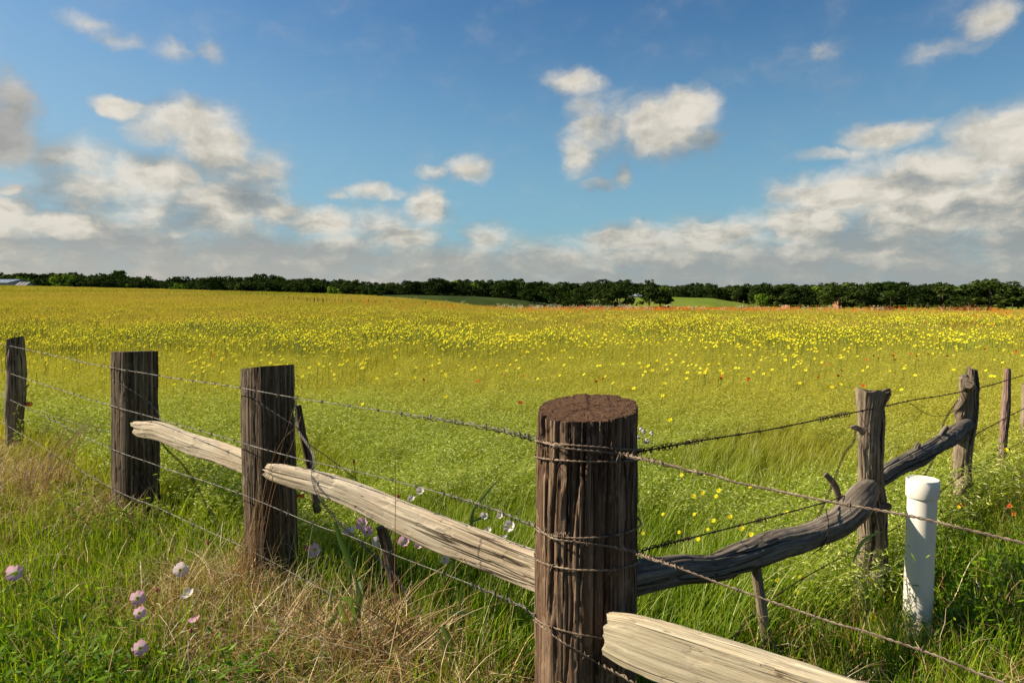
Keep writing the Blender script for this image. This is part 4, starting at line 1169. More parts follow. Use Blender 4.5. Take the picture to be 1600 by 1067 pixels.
# ------------------------------------------------------------------ grass kinds
def blades(g, n_, rad, h0, h1, wd, lean, droop, r, seg=4, m=0, t0=0., t1=1., leanv=None, wander=.0, up=.0):
    """n_ tapered bent blades"""
    a = r.uniform(0, 2 * np.pi, n_); q = np.sqrt(r.uniform(0, 1, n_)) * rad
    B = np.stack([q * np.cos(a), q * np.sin(a), np.full(n_, -.02)], -1)
    h = r.uniform(h0, h1, n_)
    la = r.uniform(0, 2 * np.pi, n_)
    L = np.stack([np.cos(la), np.sin(la)], -1) * (r.uniform(.1, 1, n_) * lean)[:, None]
    if leanv is not None: L = L * .7 + np.array(leanv)
    t = np.linspace(0, 1, seg + 1)
    dr = r.uniform(.3, 1, n_) * droop
    bend = t[None] ** 2
    XY = B[:, None, :2] + L[:, None] * h[:, None, None] * (.35 * t[None, :, None] + .65 * bend[..., None])
    Z = B[:, 2][:, None] + h[:, None] * (t[None] - dr[:, None] * t[None] ** 3)
    C = np.concatenate([XY, Z[..., None]], -1)
    if wander: C[:, 1:] += r.normal(size=C[:, 1:].shape) * wander
    fa = la + np.pi / 2 + r.normal(size=n_) * .9
    sd = np.stack([np.cos(fa), np.sin(fa), np.zeros(n_)], -1)
    wv = (wd * r.uniform(.6, 1.3, n_))[:, None] * np.clip(1.15 - t[None] ** 1.6, .06, 1) * .5
    Lf = C - sd[:, None] * wv[..., None]; Rg = C + sd[:, None] * wv[..., None]
    V = np.stack([Lf, Rg], 2).reshape(n_, -1, 3)
    k = np.arange(seg) * 2
    q1 = np.stack([k, k + 1, k + 3, k + 2], -1)
    Q = (np.arange(n_) * (seg + 1) * 2)[:, None, None] + q1[None]
    tint = np.repeat(r.uniform(t0, t1, n_), (seg + 1) * 2)
    hf = np.tile(np.repeat(t, 2), n_)
    g.add(V.reshape(-1, 3), Q.reshape(-1, 4), m=m, tint=tint, hf=hf)
    return C
def spikelets(g, tips, r, per=9, size=.013, m=1, length=.12, t0=0, t1=1):
    """drooping pale seed spikelets along the last stretch of stems"""
    n_ = len(tips)
    k = np.repeat(np.arange(n_), per)
    C = tips[k]                                  # (n*per, seg+1, 3)
    u = r.uniform(.62, 1.0, len(k)) * (C.shape[1] - 1)
    i0 = np.clip(u.astype(int), 0, C.shape[1] - 2); f = (u - i0)[:, None]
    P = C[np.arange(len(k)), i0] * (1 - f) + C[np.arange(len(k)), i0 + 1] * f
    off = r.normal(size=(len(k), 3)) * np.array([.012, .012, .006]) * (length / .12)
    off[:, 0] += .012
    P = P + off
    d = np.stack([r.uniform(.2, 1.2, len(k)), r.normal(size=len(k)) * .5, r.uniform(-.9, .5, len(k))], -1); d /= np.linalg.norm(d, axis=1)[:, None]
    s = np.cross(d, r.normal(size=(len(k), 3))); s /= np.linalg.norm(s, axis=1)[:, None]
    sz = (size * r.uniform(.7, 1.4, len(k)))[:, None]
    V = np.stack([P - d * sz, P - s * sz * .22, P + d * sz, P + s * sz * .22], 1)
    g.add(V.reshape(-1, 3), np.arange(len(k) * 4).reshape(-1, 4), m=m, tint=np.repeat(r.uniform(t0, t1, len(k)), 4), hf=np.full(len(k) * 4, .9))
def kinds(fn, n_, seed):
    return [fn(np.random.default_rng(seed + k)) for k in range(n_)]
WIND = (.15, -.03)
def k_lush(r):
    g = Geo(); blades(g, 48, .11, .14, .42, .0042, .55, .35, r, 4, 0, .0, .95, WIND, wander=.003); blades(g, 5, .10, .1, .25, .006, .5, .3, r, 3, 0, 0, .4); blades(g, 5, .11, .3, .45, .002, .5, .3, r, 4, 1, .2, 1, WIND)
    return g.mesh('lush_tuft', [M_green, M_seed])
def k_seed(r):
    g = Geo(); blades(g, 26, .11, .14, .38, .0042, .55, .35, r, 4, 0, .1, 1, WIND, wander=.003)
    C = blades(g, 13, .11, .34, .54, .0018, .4, .42, r, 6, 1, 0, .7, (.5, -.08)); spikelets(g, C, r, 12, .0105)
    return g.mesh('seed_tuft', [M_green, M_seed])
def k_verge(r):
    g = Geo(); blades(g, 40, .10, .08, .26, .0042, .55, .28, r, 4, 0, .15, 1.0, (.08, 0)); blades(g, 5, .10, .08, .28, .0024, 1.0, .5, r, 4, 1, .0, .8)
    return g.mesh('verge_tuft', [M_green, M_straw])
def k_herb(r):
    g = Geo()
    C = blades(g, 9, .07, .12, .30, .0025, .6, .2, r, 4, 0, .2, .7)
    k = np.repeat(np.arange(9), 12); u = r.uniform(.2, 1, len(k)); i0 = (u * 3.99).astype(int); P = C[k, i0] + (C[k, i0 + 1] - C[k, i0]) * (u * 3.99 - i0)[:, None]
    d = r.normal(size=(len(k), 3)); d[:, 2] = np.abs(d[:, 2]) * .5; d /= np.linalg.norm(d, axis=1)[:, None]
    s = np.cross(d, [0, 0, 1.]) + r.normal(size=d.shape) * .3; s /= np.linalg.norm(s, axis=1)[:, None]
    L = r.uniform(.015, .035, (len(k), 1)); V = np.stack([P, P + d * L * .5 - s * L * .16, P + d * L, P + d * L * .5 + s * L * .16], 1)
    g.add(V.reshape(-1, 3), np.arange(len(k) * 4).reshape(-1, 4), m=0, tint=np.repeat(r.uniform(.1, .8, len(k)), 4), hf=np.full(len(k) * 4, .3))
    return g.mesh('herb_tuft', [M_green])
def k_straw(r):
    g = Geo(); C = blades(g, 24, .12, .14, .46, .0034, 1.3, .7, r, 6, 0, .2, 1, (.15, 0), wander=.004); blades(g, 14, .12, .03, .14, .0045, 2.6, .6, r, 4, 0, 0, .9, wander=.006)
    return g.mesh('straw_tuft', [M_straw])
def k_mid(r):
    g = Geo(); blades(g, 50, .26, .22, .40, .008, .4, .25, r, 3, 0, .1, 1, WIND)
    C = blades(g, 9, .24, .34, .46, .003, .3, .35, r, 5, 1, 0, .5, (.5, -.08)); spikelets(g, C, r, 6, .013, t0=0, t1=.8)
    return g.mesh('mid_tuft', [M_green, M_seed])
def k_midfar(r):
    g = Geo(); blades(g, 70, .5, .22, .42, .020, .45, .25, r, 2, 0, .1, 1, WIND)
    return g.mesh('midfar_tuft', [M_far])
def k_far(r):
    g = Geo(); blades(g, 60, 1.1, .22, .5, .055, .5, .3, r, 2, 0, .0, 1, WIND)
    return g.mesh('far_tuft', [M_far])

def inside(x, y):
    """meadow side of both fence lines (beyond them, seen from the camera)"""
    # left line from corner to far left
    lx = [p[0] for p in reversed(LL[1:])]; ly = [p[1] for p in reversed(LL[1:])]
    yl = np.interp(x, lx, ly); rx = [p[0] for p in RL]; ry = [p[1] for p in RL]
    yr = np.interp(x, rx, ry, right=1e9)
    # beyond the last right point carry the line on
    yr = np.where(x > RL[-1][0], RL[-1][1] + (x - RL[-1][0]) * 1.0, np.interp(x, rx, ry))
    return np.where(x < CORNER[0], y > yl, y > yr)
def wedge(n_, y0, y1, amax=1.0, pw=1.0):
    """random points in the viewed wedge, uniform per area times y^(pw-1)"""
    u = rng.uniform(0, 1, n_); e = 1 + pw
    y = (y0 ** e + u * (y1 ** e - y0 ** e)) ** (1 / e)
    x = y * rng.uniform(-amax, amax, n_)
    return x, y
def area(y0, y1, amax=1.0): return amax * (y1 ** 2 - y0 ** 2)
def keep_off(x, y, pad=0.0):
    k = np.ones(len(x), bool)
    for (cx, cy, r_) in [(.242, 2.25, .19), (-1.214, 3.4, .15), (-2.456, 4.45, .17), (px0.x, px0.y, .075)]:
        k &= np.hypot(x - cx, y - cy) > r_ + pad
    return k
def patch(x, y, s, seed): return fbm(np.stack([x * s, y * s, np.zeros(len(x))], -1), seed, 3)
def do_scatter(name, x, y, kind_meshes, smin, smax, label, cat, tilt=.12, zrot=.5, idx=None, sc_mul=None):
    n_ = len(x)
    pts_ = np.stack([x, y, terr(x, y)], -1)
    rot_ = np.stack([rng.normal(size=n_) * tilt, rng.normal(size=n_) * tilt, rng.uniform(-zrot, zrot, n_)], -1)
    s_ = rng.uniform(smin, smax, n_) * (1 if sc_mul is None else sc_mul)
    scatter(name, pts_, rot_, s_, idx if idx is not None else rng.integers(0, len(kind_meshes), n_), kind_meshes, label, cat)

lush = kinds(k_lush, 5, 100); seedk = kinds(k_seed, 5, 200); verge = kinds(k_verge, 5, 300); herb = kinds(k_herb, 3, 350)
straw = kinds(k_straw, 5, 400); midk = kinds(k_mid, 5, 500); mfar = kinds(k_midfar, 5, 600); fark = kinds(k_far, 5, 700)

# verge: short mixed grass on the near side of the fences
x, y = wedge(int(area(1.7, 9.0) * 170), 1.7, 9.0)
ins = inside(x, y); k = ~ins & keep_off(x, y) & (np.hypot(x, y) > 1.5) & (rng.uniform(0, 1, len(x)) < np.interp(y, [2, 5, 9], [1, .9, .5]))
xv, yv = x[k], y[k]
ix = rng.integers(0, 5, len(xv)); hb = rng.uniform(0, 1, len(xv)) < np.interp(patch(xv, yv, .9, 5), [.42, .62], [.06, .45]); ix = np.where(hb, 5 + ix % 3, ix)
do_scatter('verge_grass', xv, yv, verge + herb, .75, 1.35, 'short mixed green grass and herbs on the near side of the fences', 'grass', .15, 3.1, ix, .75 + .7 * patch(xv, yv, 1.1, 8))
# lush tall grass just inside the fences
x, y = wedge(int(area(2.3, 14.5) * 100), 2.3, 14.5)
k = inside(x, y) & keep_off(x, y) & (rng.uniform(0, 1, len(x)) < np.interp(y, [7.5, 10, 14.5], [1, .4, 0]))
x, y = x[k], y[k]
sd = patch(x, y, .55, 21)
lim = np.interp(np.hypot(x, y), [3.0, 4.6, 6.5, 9], [.66, .50, .42, .34])
isseed = sd > lim - .1 * (x < .5) - .06 * (x > 1.2)
ix = np.where(isseed, 5, 0) + rng.integers(0, 5, len(x))
do_scatter('lush_grass', x, y, lush + seedk, .75, 1.12, 'tall lush green grass with pale nodding seed heads inside the fence corner', 'grass', .1, .5, ix, .72 + .55 * patch(x, y, 1.6, 31) + .22 * np.clip(1 - (np.minimum(np.hypot(x - CORNER[0], y - CORNER[1]), np.abs(y - np.interp(x, [p[0] for p in reversed(LL[1:])] + [p[0] for p in RL[1:]], [p[1] for p in reversed(LL[1:])] + [p[1] for p in RL[1:]]))) / 1.0), 0, 1))
# taller green also to the right of the right run
x, y = wedge(int(area(2.6, 9.0) * 60), 2.6, 9.0); k = (~inside(x, y)) & (x > .9) & keep_off(x, y, .03)
x, y = x[k], y[k]
do_scatter('roadside_grass', x, y, lush + herb, .5, .95, 'deep green rougher grass around the white pipe', 'grass', .15, 3.1, rng.integers(0, 8, len(x)))
# meadow
x, y = wedge(int(area(6.5, 26) * 26), 6.5, 26, pw=.7); k = inside(x, y) & (rng.uniform(0, 1, len(x)) < np.interp(y, [6.5, 10], [.1, 1])); x, y = x[k], y[k]
do_scatter('meadow_grass', x, y, midk, .72, .98, 'olive and golden meadow grass with seed heads', 'grass', .08, .5, None, .8 + .4 * patch(x, y, .3, 41))
x, y = wedge(int(area(24, 75) * 5.2), 24, 75, pw=.7)
do_scatter('golden_meadow_grass', x, y, mfar, .75, 1.15, 'golden green grass across the middle of the meadow', 'grass', .08, .5, None, .8 + .4 * patch(x, y, .12, 42))
x, y = wedge(int(area(70, 172) * 1.05), 70, 172, amax=.98)
k = (y < np.interp(x / y, _A, _YC) + 12); x, y = x[k], y[k]
do_scatter('hillside_grass', x, y, fark, .5, 1.1, 'amber and green grass over the far slope of the meadow', 'grass', .06, .5)

# dry straw: heaps at the feet of the posts and loose everywhere in the verge
spots = [(-.62, 2.75, .36, 330), (-.25, 2.5, .28, 230), (-1.33, 3.05, .22, 130), (-1.45, 3.2, .15, 90), (-3.9, 5.0, .5, 420), (-3.3, 4.6, .4, 90), (-2.55, 4.2, .18, 70), (-1.0, 2.7, .35, 90), (-4.6, 5.9, .4, 120), (2.6, 2.9, .4, 60), (2.4, 2.4, .3, 50), (.0, 2.3, .18, 50), (1.3, 2.6, .3, 20), (-3.2, 4.0, .6, 90), (-2.0, 3.1, .6, 70)]
xs, ys = [], []
for (cx, cy, s_, n_) in spots:
    xs.append(cx + rng.normal(size=n_) * s_); ys.append(cy + rng.normal(size=n_) * s_ * .6)
x, y = np.concatenate(xs), np.concatenate(ys); k = keep_off(x, y, -.02) & ~(inside(x, y + .1)); x, y = x[k], y[k]
x2, y2 = wedge(int(area(1.9, 7) * 9), 1.9, 7); k = ~inside(x2, y2) & keep_off(x2, y2); x = np.concatenate([x, x2[k]]); y = np.concatenate([y, y2[k]])
do_scatter('dry_grass', x, y, straw, .6, 1.15, 'tangled tan and reddish dry grass lying round the feet of the posts', 'grass', .3, 3.1)

# ------------------------------------------------------------------ flowers
m_yel = plain('yellow_petal', (1.0, .86, .04), .6, .2, .12, .3)
m_yelc = plain('yellow_centre', (.62, .36, .02), .8, .1, .2)
m_org = plain('orange_petal', (.66, .15, .03), .6, .2, .2, .3)
m_red = plain('red_bract', (.62, .05, .02), .6, .2, .2, .2)
def petal_mat(name, edge):
    def b(n):
        t = n.attr('tint')
        c = n.ramp(t, [(0.05, (.62, .66, .10)), (.22, (.95, .90, .80)), (.42, tuple(.5 * q + .47 for q in edge)), (1.0, edge)])
        return c
    return leafy(name, b, .35, 0, (1.0, .95, .97))
m_pink = petal_mat('pink_petal', (.95, .50, .68))
m_white = petal_mat('white_petal', (.86, .74, .76))
m_bud = plain('pink_bud', (.62, .07, .16), .6, .2, .2, .1)
m_stem = plain('flower_stem', (.09, .16, .02), .7, .2, .2)
m_lilac = plain('lilac_petal', (.46, .34, .60), .6, .2, .1, .3)
m_pgc = plain('primrose_centre', (.70, .68, .05), .6, .2, .1, .2)
m_greyh = plain('woolly_grey_head', (.52, .47, .46), .9, .1, .15)

def petal_ring(g, n_, r0, r1, wide, cup, m=0, notch=.0, rr=None, seg=6, tip=.5):
    """ring of obovate petals, rounded at the end, cupped by angle cup"""
    r = rr or np.random.default_rng(1)
    qs = np.array([-1, -.5, 0, .5, 1]) if seg > 3 else np.array([-1, 0, 1.])
    nq = len(qs)
    for k in range(n_):
        a = 2 * np.pi * k / n_ + r.normal() * .05
        d = np.array([math.cos(a), math.sin(a), 0]); s = np.array([-math.sin(a), math.cos(a), 0])
        V = []; Lg = (r1 - r0) * r.uniform(.92, 1.06); tw = r.normal() * .12
        for i_ in range(seg + 1):
            t = i_ / seg
            wv = wide * min(1, .12 + t ** .9 * 1.5) * math.sqrt(max(.05, 1 - (abs(t - .45) / .62) ** 4))
            for q in qs:
                tt = t * (1 - .16 * q * q * t) - (notch * t * t if abs(q) < .1 else 0)
                rad = r0 + Lg * tt * math.cos(cup * tt)
                z = Lg * tt * math.sin(cup * tt) + (.12 * q * q + tw * q) * wide * t * .5
                V.append(d * rad + s * wv * q * .5 + np.array([0, 0, z + r.normal() * .012 * Lg]))
        Q = [(i_ * nq + q, i_ * nq + q + 1, (i_ + 1) * nq + q + 1, (i_ + 1) * nq + q) for i_ in range(seg) for q in range(nq - 1)]
        g.add(V, Q, m=m)
def dome(g, r_, h, m=0, n_=12, rings=4, z0=0.0):
    V = [(0, 0, z0 + h)]
    for i_ in range(1, rings + 1):
        p = math.pi / 2 * i_ / rings
        for k in range(n_): V.append((r_ * math.sin(p) * math.cos(2 * math.pi * k / n_), r_ * math.sin(p) * math.sin(2 * math.pi * k / n_), z0 + h * math.cos(p)))
    T = [(0, 1 + k, 1 + (k + 1) % n_) for k in range(n_)]
    Q = [(1 + i_ * n_ + k, 1 + (i_ + 1) * n_ + k, 1 + (i_ + 1) * n_ + (k + 1) % n_, 1 + i_ * n_ + (k + 1) % n_) for i_ in range(rings - 1) for k in range(n_)]
    g.add(V, Q, T, m=m)

def face_rot(d): return Vector(d).normalized().to_track_quat('Z', 'Y')
def flower(kind, px, py, size_px, d, label, cat, face=(-.5, -.75, .45), group=None, stem_bend=.03, grounded=True):
    size_px = size_px * (.88 if kind == 'white_primrose' and px > 500 else 1)
    """Empty at the foot of the stem > stem, petals, centre (head at the picture position)"""
    head = W(px, py, d); s = size_px / F * d / 2      # radius
    gz = terr1(head.x, head.y)
    foot = Vector((head.x + random.uniform(-.05, .03), head.y + .02, gz))
    e = empty(kind, foot, label, cat, group)
    q = face_rot(face); hl = head - foot
    back = q @ Vector((0, 0, -1))
    g = Geo(); c_ = hl + back * s * .35
    pth, _ = resample([(0, 0, 0), (c_.x * .3 + stem_bend * .3, c_.y * .3, c_.z * .5), (c_.x * .8, c_.y * .8, c_.z * .9), tuple(c_)], 12)
    tube(g, pth, np.linspace(.0018, .0011, 12), 5); link('stem', g.mesh('stem', [m_stem], True), e)
    r = np.random.default_rng(int(px * 7 + py))
    def head_obj(nm, geo, mats):
        o_ = link(nm, geo.mesh(nm, mats, True), e); o_.location = hl; o_.rotation_mode = 'QUATERNION'; o_.rotation_quaternion = q
        return o_
    if kind in ('pink_primrose', 'white_primrose'):
        g = Geo(); na_, nr_ = 40, 7; aa = np.arange(na_) * 2 * np.pi / na_
        tt = np.linspace(.06, 1, nr_)[:, None]; ph = r.uniform(0, 6)
        lobe = 1 - .24 * np.exp(-((np.mod(aa + ph, np.pi / 2) - np.pi / 4) / .16) ** 2) * tt ** 3 + .03 * np.sin(aa * 7 + ph) * tt
        rad_ = s * 1.02 * tt ** .85 * lobe; zz_ = s * (.62 * tt ** 1.7 - .38) + s * .16 * np.cos(4 * (aa + ph)) * tt ** 2 + s * .10 * np.sin(aa + ph) * tt + s * .03 * np.sin(aa * 9) * tt
        V_ = np.stack([rad_ * np.cos(aa), rad_ * np.sin(aa), zz_ + 0 * rad_], -1).reshape(-1, 3)
        i1 = np.arange(nr_ - 1)[:, None] * na_; j1 = np.arange(na_)[None]; j2_ = (j1 + 1) % na_
        g.add(V_, np.stack([i1 + j1, i1 + j2_, i1 + na_ + j2_, i1 + na_ + j1], -1).reshape(-1, 4), tint=np.repeat(tt[:, 0], na_) + .10 * np.tile(np.sin(aa * 20), nr_))
        head_obj('petals', g, [m_pink if kind == 'pink_primrose' else m_white])
        g = Geo(); dome(g, s * .24, s * .14, z0=-s * .34)
        for k in range(7):
            a = k * .9; tube(g, [(0, 0, -s * .25), (math.cos(a) * s * .22, math.sin(a) * s * .22, s * .12)], s * .03, 4)
        head_obj('centre', g, [m_pgc])
    elif kind == 'yellow_daisy':
        g = Geo(); petal_ring(g, 9, s * .2, s * 1.05, s * .62, .15, 0, .1, r); petal_ring(g, 7, s * .1, s * .75, s * .5, .5, 0, .1, r)
        head_obj('petals', g, [m_yel])
        g = Geo(); dome(g, s * .32, s * .22); head_obj('centre', g, [m_yelc])
    elif kind == 'orange_flower':
        g = Geo(); petal_ring(g, 9, s * .2, s * 1.05, s * .6, .25, 0, .1, r); head_obj('petals', g, [m_org])
        g = Geo(); dome(g, s * .35, s * .3); head_obj('centre', g, [m_red])
    elif kind == 'primrose_bud':
        g = Geo(); V = []
        pf = [(0, -1), (.32, -.7), (.5, -.1), (.42, .5), (.15, .95), (0.01, 1.1)]
        tube(g, [(0, 0, z_ * s * 1.2) for _, z_ in pf], [max(.02, a_) * s * 1.1 for a_, _ in pf], 10, ref=(1, 0, 0)); head_obj('bud', g, [m_bud])
    elif kind == 'woolly_flower':
        g = Geo()
        for k in range(5):
            c2 = r.normal(size=3) * s * .35
            g2 = Geo(); dome(g2, s * .5, s * .5, n_=8); g.add(np.concatenate(g2.V) + c2, np.concatenate(g2.Q), np.concatenate(g2.T))
        head_obj('petals', g, [m_greyh])
    return e
PG = 'pale pink cup flowers beside the left fence'
SUNF = (-.45, -.8, .35)
fl = [
 ('pink_primrose', 23, 895, 25, 'striped pink cup flower alone near the left edge of the picture', (.3, -.8, .5)),
 ('white_primrose', 282, 890, 23, 'whitish cup flower with a yellow heart, topmost of the group at the lower left', (.45, -.7, .45)),
 ('white_primrose', 293, 928, 21, 'whitish cup flower right below the topmost one of the group', (-.2, -.3, .9)),
 ('pink_primrose', 215, 934, 23, 'pink cup flower with the closed red bud to its right', (.5, -.7, .4)),
 ('pink_primrose', 218, 957, 19, 'small pale cup flower tucked under the pink one with the bud', (.5, -.6, .4)),
 ('pink_primrose', 302, 968, 20, 'deep pink cup flower seen from behind at the dry grass', (-.3, .3, .8)),
 ('pink_primrose', 219, 1012, 24, 'lowest pink cup flower of the group at the lower left', (.4, -.7, .5)),
 ('primrose_bud', 245, 921, 8, 'closed red bud between two cup flowers at the lower left', (0, -.2, 1)),
 ('primrose_bud', 299, 985, 8, 'closed dark pink bud just under the deep pink flower', (0, -.2, 1)),
 ('primrose_bud', 325, 847, 8, 'single small pink bud above the barbed wire between the heavy posts', (0, -.2, 1)),
 ('pink_primrose', 491, 859, 23, 'open pink flower facing forward right of the heavy post by the long rail', (-.1, -.9, .3)),
 ('primrose_bud', 478, 855, 8, 'bright pink bud touching the open pink flower right of the heavy post', (-1, -.2, .3)),
 ('white_primrose', 545, 830, 22, 'shaded white cup flower under the long rail, left of the stubby stake', (0, -.3, .9)),
 ('pink_primrose', 566, 818, 20, 'pale pink flower right under the lower edge of the long rail', (-.3, -.7, .5)),
 ('pink_primrose', 574, 830, 18, 'pale pink flower in the cluster immediately left of the stubby stake', (.2, -.6, .6)),
 ('white_primrose', 590, 845, 20, 'white flower low in the cluster by the stubby stake', (-.2, -.8, .4)),
 ('pink_primrose', 630, 846, 18, 'pale pink flower right of the stubby stake below the rail', (.2, -.6, .6)),
 ('pink_primrose', 655, 850, 14, 'small pale flower under the rail, second one right of the stubby stake', (-.2, -.7, .5)),
 ('white_primrose', 695, 873, 18, 'white flower with a yellow heart hanging below the middle of the long rail', (.5, -.6, .1)),
 ('white_primrose', 657, 767, 15, 'white flower standing just above the middle of the long rail', (-.2, -.6, .6)),
 ('white_primrose', 642, 779, 13, 'half hidden white flower behind the upper edge of the long rail', (.1, -.5, .8)),
 ('primrose_bud', 622, 776, 8, 'pink bud above the middle of the long rail', (0, -.2, 1)),
 ('primrose_bud', 553, 721, 7, 'magenta bud high in the grass behind the long rail', (0, -.2, 1)),
 ('white_primrose', 796, 822, 21, 'largest white flower behind the right end of the long rail', (-.3, -.7, .5)),
 ('white_primrose', 756, 806, 14, 'white flower two places left of the largest one behind the rail', (.2, -.6, .6)),
 ('white_primrose', 781, 806, 12, 'small white flower up left of the largest one behind the rail', (-.2, -.6, .7)),
 ('white_primrose', 763, 828, 12, 'small white flower low left of the largest one behind the rail', (-.2, -.6, .7)),
 ('white_primrose', 787, 838, 14, 'shaded greyish flower directly under the largest white one', (-.1, .2, .9)),
]
behind = lambda px: left_d(px) + .18
for (kd, px, py, s_, lab, fc) in fl:
    if px < 330:
        d = 1.24 * F / (py - 455)
        if px > 310: d = 3.3
    elif px < 500: d = 3.25
    elif px < 660 and py > 800: d = 3.05
    elif px == 695: d = 2.72
    else: d = behind(px) + (.12 if py < 800 else 0)
    flower(kd, px, py, s_, d, lab, 'flower', fc, PG)
for (px, py, s_, lab) in [(1005, 673, 12, 'woolly grey white flower beside the upper right of the corner post'), (1019, 677, 9, 'small woolly grey white flower, rightmost of four by the corner post'), (1010, 689, 11, 'woolly grey flower just above the top rusty wire by the corner post'), (1000, 684, 8, 'tiny woolly grey flower touching the corner post side')]:
    flower('woolly_flower', px, py, s_, 3.9, lab, 'flower')
YG = 'yellow daisies growing along the dark log'
yl = [(1065, 742, 7), (1084, 775, 8), (1098, 770, 8), (1123, 766, 8), (1119, 775, 7), (1085, 803, 6), (1115, 813, 7), (1141, 807, 8), (1159, 826, 7), (1174, 835, 8), (1211, 829, 7), (1091, 842, 7), (1061, 831, 6),
      (1106, 827, 6), (1005, 833, 6), (1047, 656, 8), (1250, 901, 6), (1215, 906, 8), (1192, 915, 7), (1246, 926, 6), (1202, 946, 6), (1160, 825, 7), (1172, 760, 6), (1036, 803, 6), (1230, 800, 6), (1572, 703, 7), (1498, 792, 6)]
near_b = ['just left of the upper brown wire knot', 'upper left', 'upper middle', 'upper right', 'centre']
for k, (px, py, s_) in enumerate(yl):
    d = min(5.2, (EYE - .38) * F / (py - 455) * 1.0)
    if py > 860: d = 3.1
    flower('yellow_daisy', px, py, s_, d, 'small yellow daisy in the green grass around the dark log on the right', 'flower', (-.45 + .3 * math.sin(k), -.6, .6), YG)
flower('yellow_daisy', 1364, 965, 13, 2.9, 'largest yellow daisy, low at the foot of the hooked grey post', 'flower', (.1, -.85, .4))
for (px, py, lab) in [(1577, 790, 'orange flower in the grass below the slim reddish pole'), (1583, 802, 'lower orange flower in the grass below the slim reddish pole'), (1500, 789, 'orange yellow flower at the foot of the hollow twisted post')]:
    flower('orange_flower', px, py, 8, 4.0, lab, 'flower')
# small lilac flowers in the dry clump at the left
for k, (px, py) in enumerate([(78, 716), (92, 726), (66, 729), (79, 735), (41, 742), (72, 745), (52, 750)]):
    c0_ = W(px, py, 4.9); g = Geo()
    for q in range(9):
        g2 = Geo(); dome(g2, .005, .006, n_=6, rings=2); g.add(np.concatenate(g2.V) + np.array([rng.normal() * .006, rng.normal() * .006, q * .006 - .02]), np.concatenate(g2.Q), np.concatenate(g2.T), m=0)
    tube(g, [(0, 0, -.02), (.01, .01, -.3)], .0012, 4, m=1)
    tag(link('lilac_flower', g.mesh('lilac_flower', [m_lilac, m_stem]), None, c0_), 'tiny lilac flower spike in the dry clump at the left', 'flower', 'lilac flower spikes in the dry clump')

# yellow meadow flowers seen as small heads: the nearest 300 each on its own, the rest as one mass
def small_flower(nm, mat, s, cm, seed, h=.42):
    r = np.random.default_rng(seed); g = Geo()
    g2 = Geo(); petal_ring(g2, 7, s * .15, s * 1.05, s * .75, .2, 0, .0, r, seg=2); dome(g2, s * .4, s * .25, m=1, n_=7, rings=2)
    q = np.array(face_rot((-.45 + r.normal() * .25, -.45 + r.normal() * .25, .75)).to_matrix())
    V = np.concatenate(g2.V) @ q.T + np.array([0, 0, h])
    g.add(V[:], np.concatenate(g2.Q), None, m=0) if False else None
    Q = np.concatenate(g2.Q); T = np.concatenate(g2.T)
    nq = len(Q)
    qm = np.array(g2.qm)
    g.V.append(V); g.n = len(V); g.Q.append(Q); g.qm += list(qm); g.T.append(T); g.tm += list(g2.tm)
    tube(g, [(-.04, .01, 0), (-.03, .005, h * .6), (0, 0, h - .002)], .0016, 4, m=2, cap=False)
    return g.mesh(nm, [mat, cm, m_stem])
yk = [small_flower('yellow_flower', m_yel, .0215, m_yelc, 50 + k, h) for k, h in enumerate((.52, .57, .62, .55))]
ykf = []
for s0 in range(4):      # small clusters for the distance
    r = np.random.default_rng(900 + s0); g = Geo()
    for q in range(15):
        sz = .0165 * r.uniform(.6, 1.35); c_ = np.array([r.normal() * .34, r.normal() * .34, r.uniform(.46, .60)])
        n_ = 6; a = np.arange(n_) * 2 * np.pi / n_; nrm = np.array(face_rot((-.45 + r.normal() * .3, -.5 + r.normal() * .3, .7)).to_matrix())
        V = np.stack([np.cos(a) * sz, np.sin(a) * sz, np.zeros(n_)], -1); V = np.concatenate([[[0, 0, -sz * .25]], V]) @ nrm.T + c_
        g.add(V, T=[(0, 1 + k, 1 + (k + 1) % n_) for k in range(n_)], m=0)
        tube(g, [(c_[0] - .02, c_[1], .1), (c_[0], c_[1], c_[2] - .01)], .002, 3, m=1, cap=False)
    ykf.append(g.mesh('yellow_cluster', [m_yel, m_stem]))
def yellow_density(x, y):
    p = fbm(np.stack([x * .12, y * .22, np.zeros(len(x))], -1), 71, 4); f = fbm(np.stack([x * .6, y * .6, np.zeros(len(x))], -1), 73, 2)
    a = x / y
    dist = np.interp(y, [6, 8, 10, 13, 17, 24, 33, 42, 60], [0.06, .35, .7, .9, 1, .85, .35, .06, 0])
    side = np.interp(a, [-.8, -.5, 0, .3, .5, .8], [1.15, 1.1, .9, .8, .45, .4])
    return dist * side * sstep(p, .36, .60) * (.35 + 1.2 * sstep(f, .35, .65))
def near_yellow(x, y):
    p = fbm(np.stack([x * .25, y * .35, np.zeros(len(x))], -1), 171, 3); a = x / y
    f = fbm(np.stack([x * 1.3, y * 1.3, np.zeros(len(x))], -1), 173, 2)
    return np.interp(y, [6.2, 7.5, 9, 12, 15], [.9, 4, 9, 14, 15]) * (.6 + .9 * sstep(p, .38, .6)) * (.4 + 1.2 * sstep(f, .4, .6)) * np.interp(a, [-.8, -.4, .1, .35, .55, .8], [1.3, 1.3, 1.0, .8, .45, .3])
x, y = wedge(60000, 6.2, 15, pw=1.0); k = inside(x, y) & (rng.uniform(0, 1, len(x)) < near_yellow(x, y) / 320)
x, y = x[k], y[k]; o_ = np.argsort(y); x, y = x[o_], y[o_]
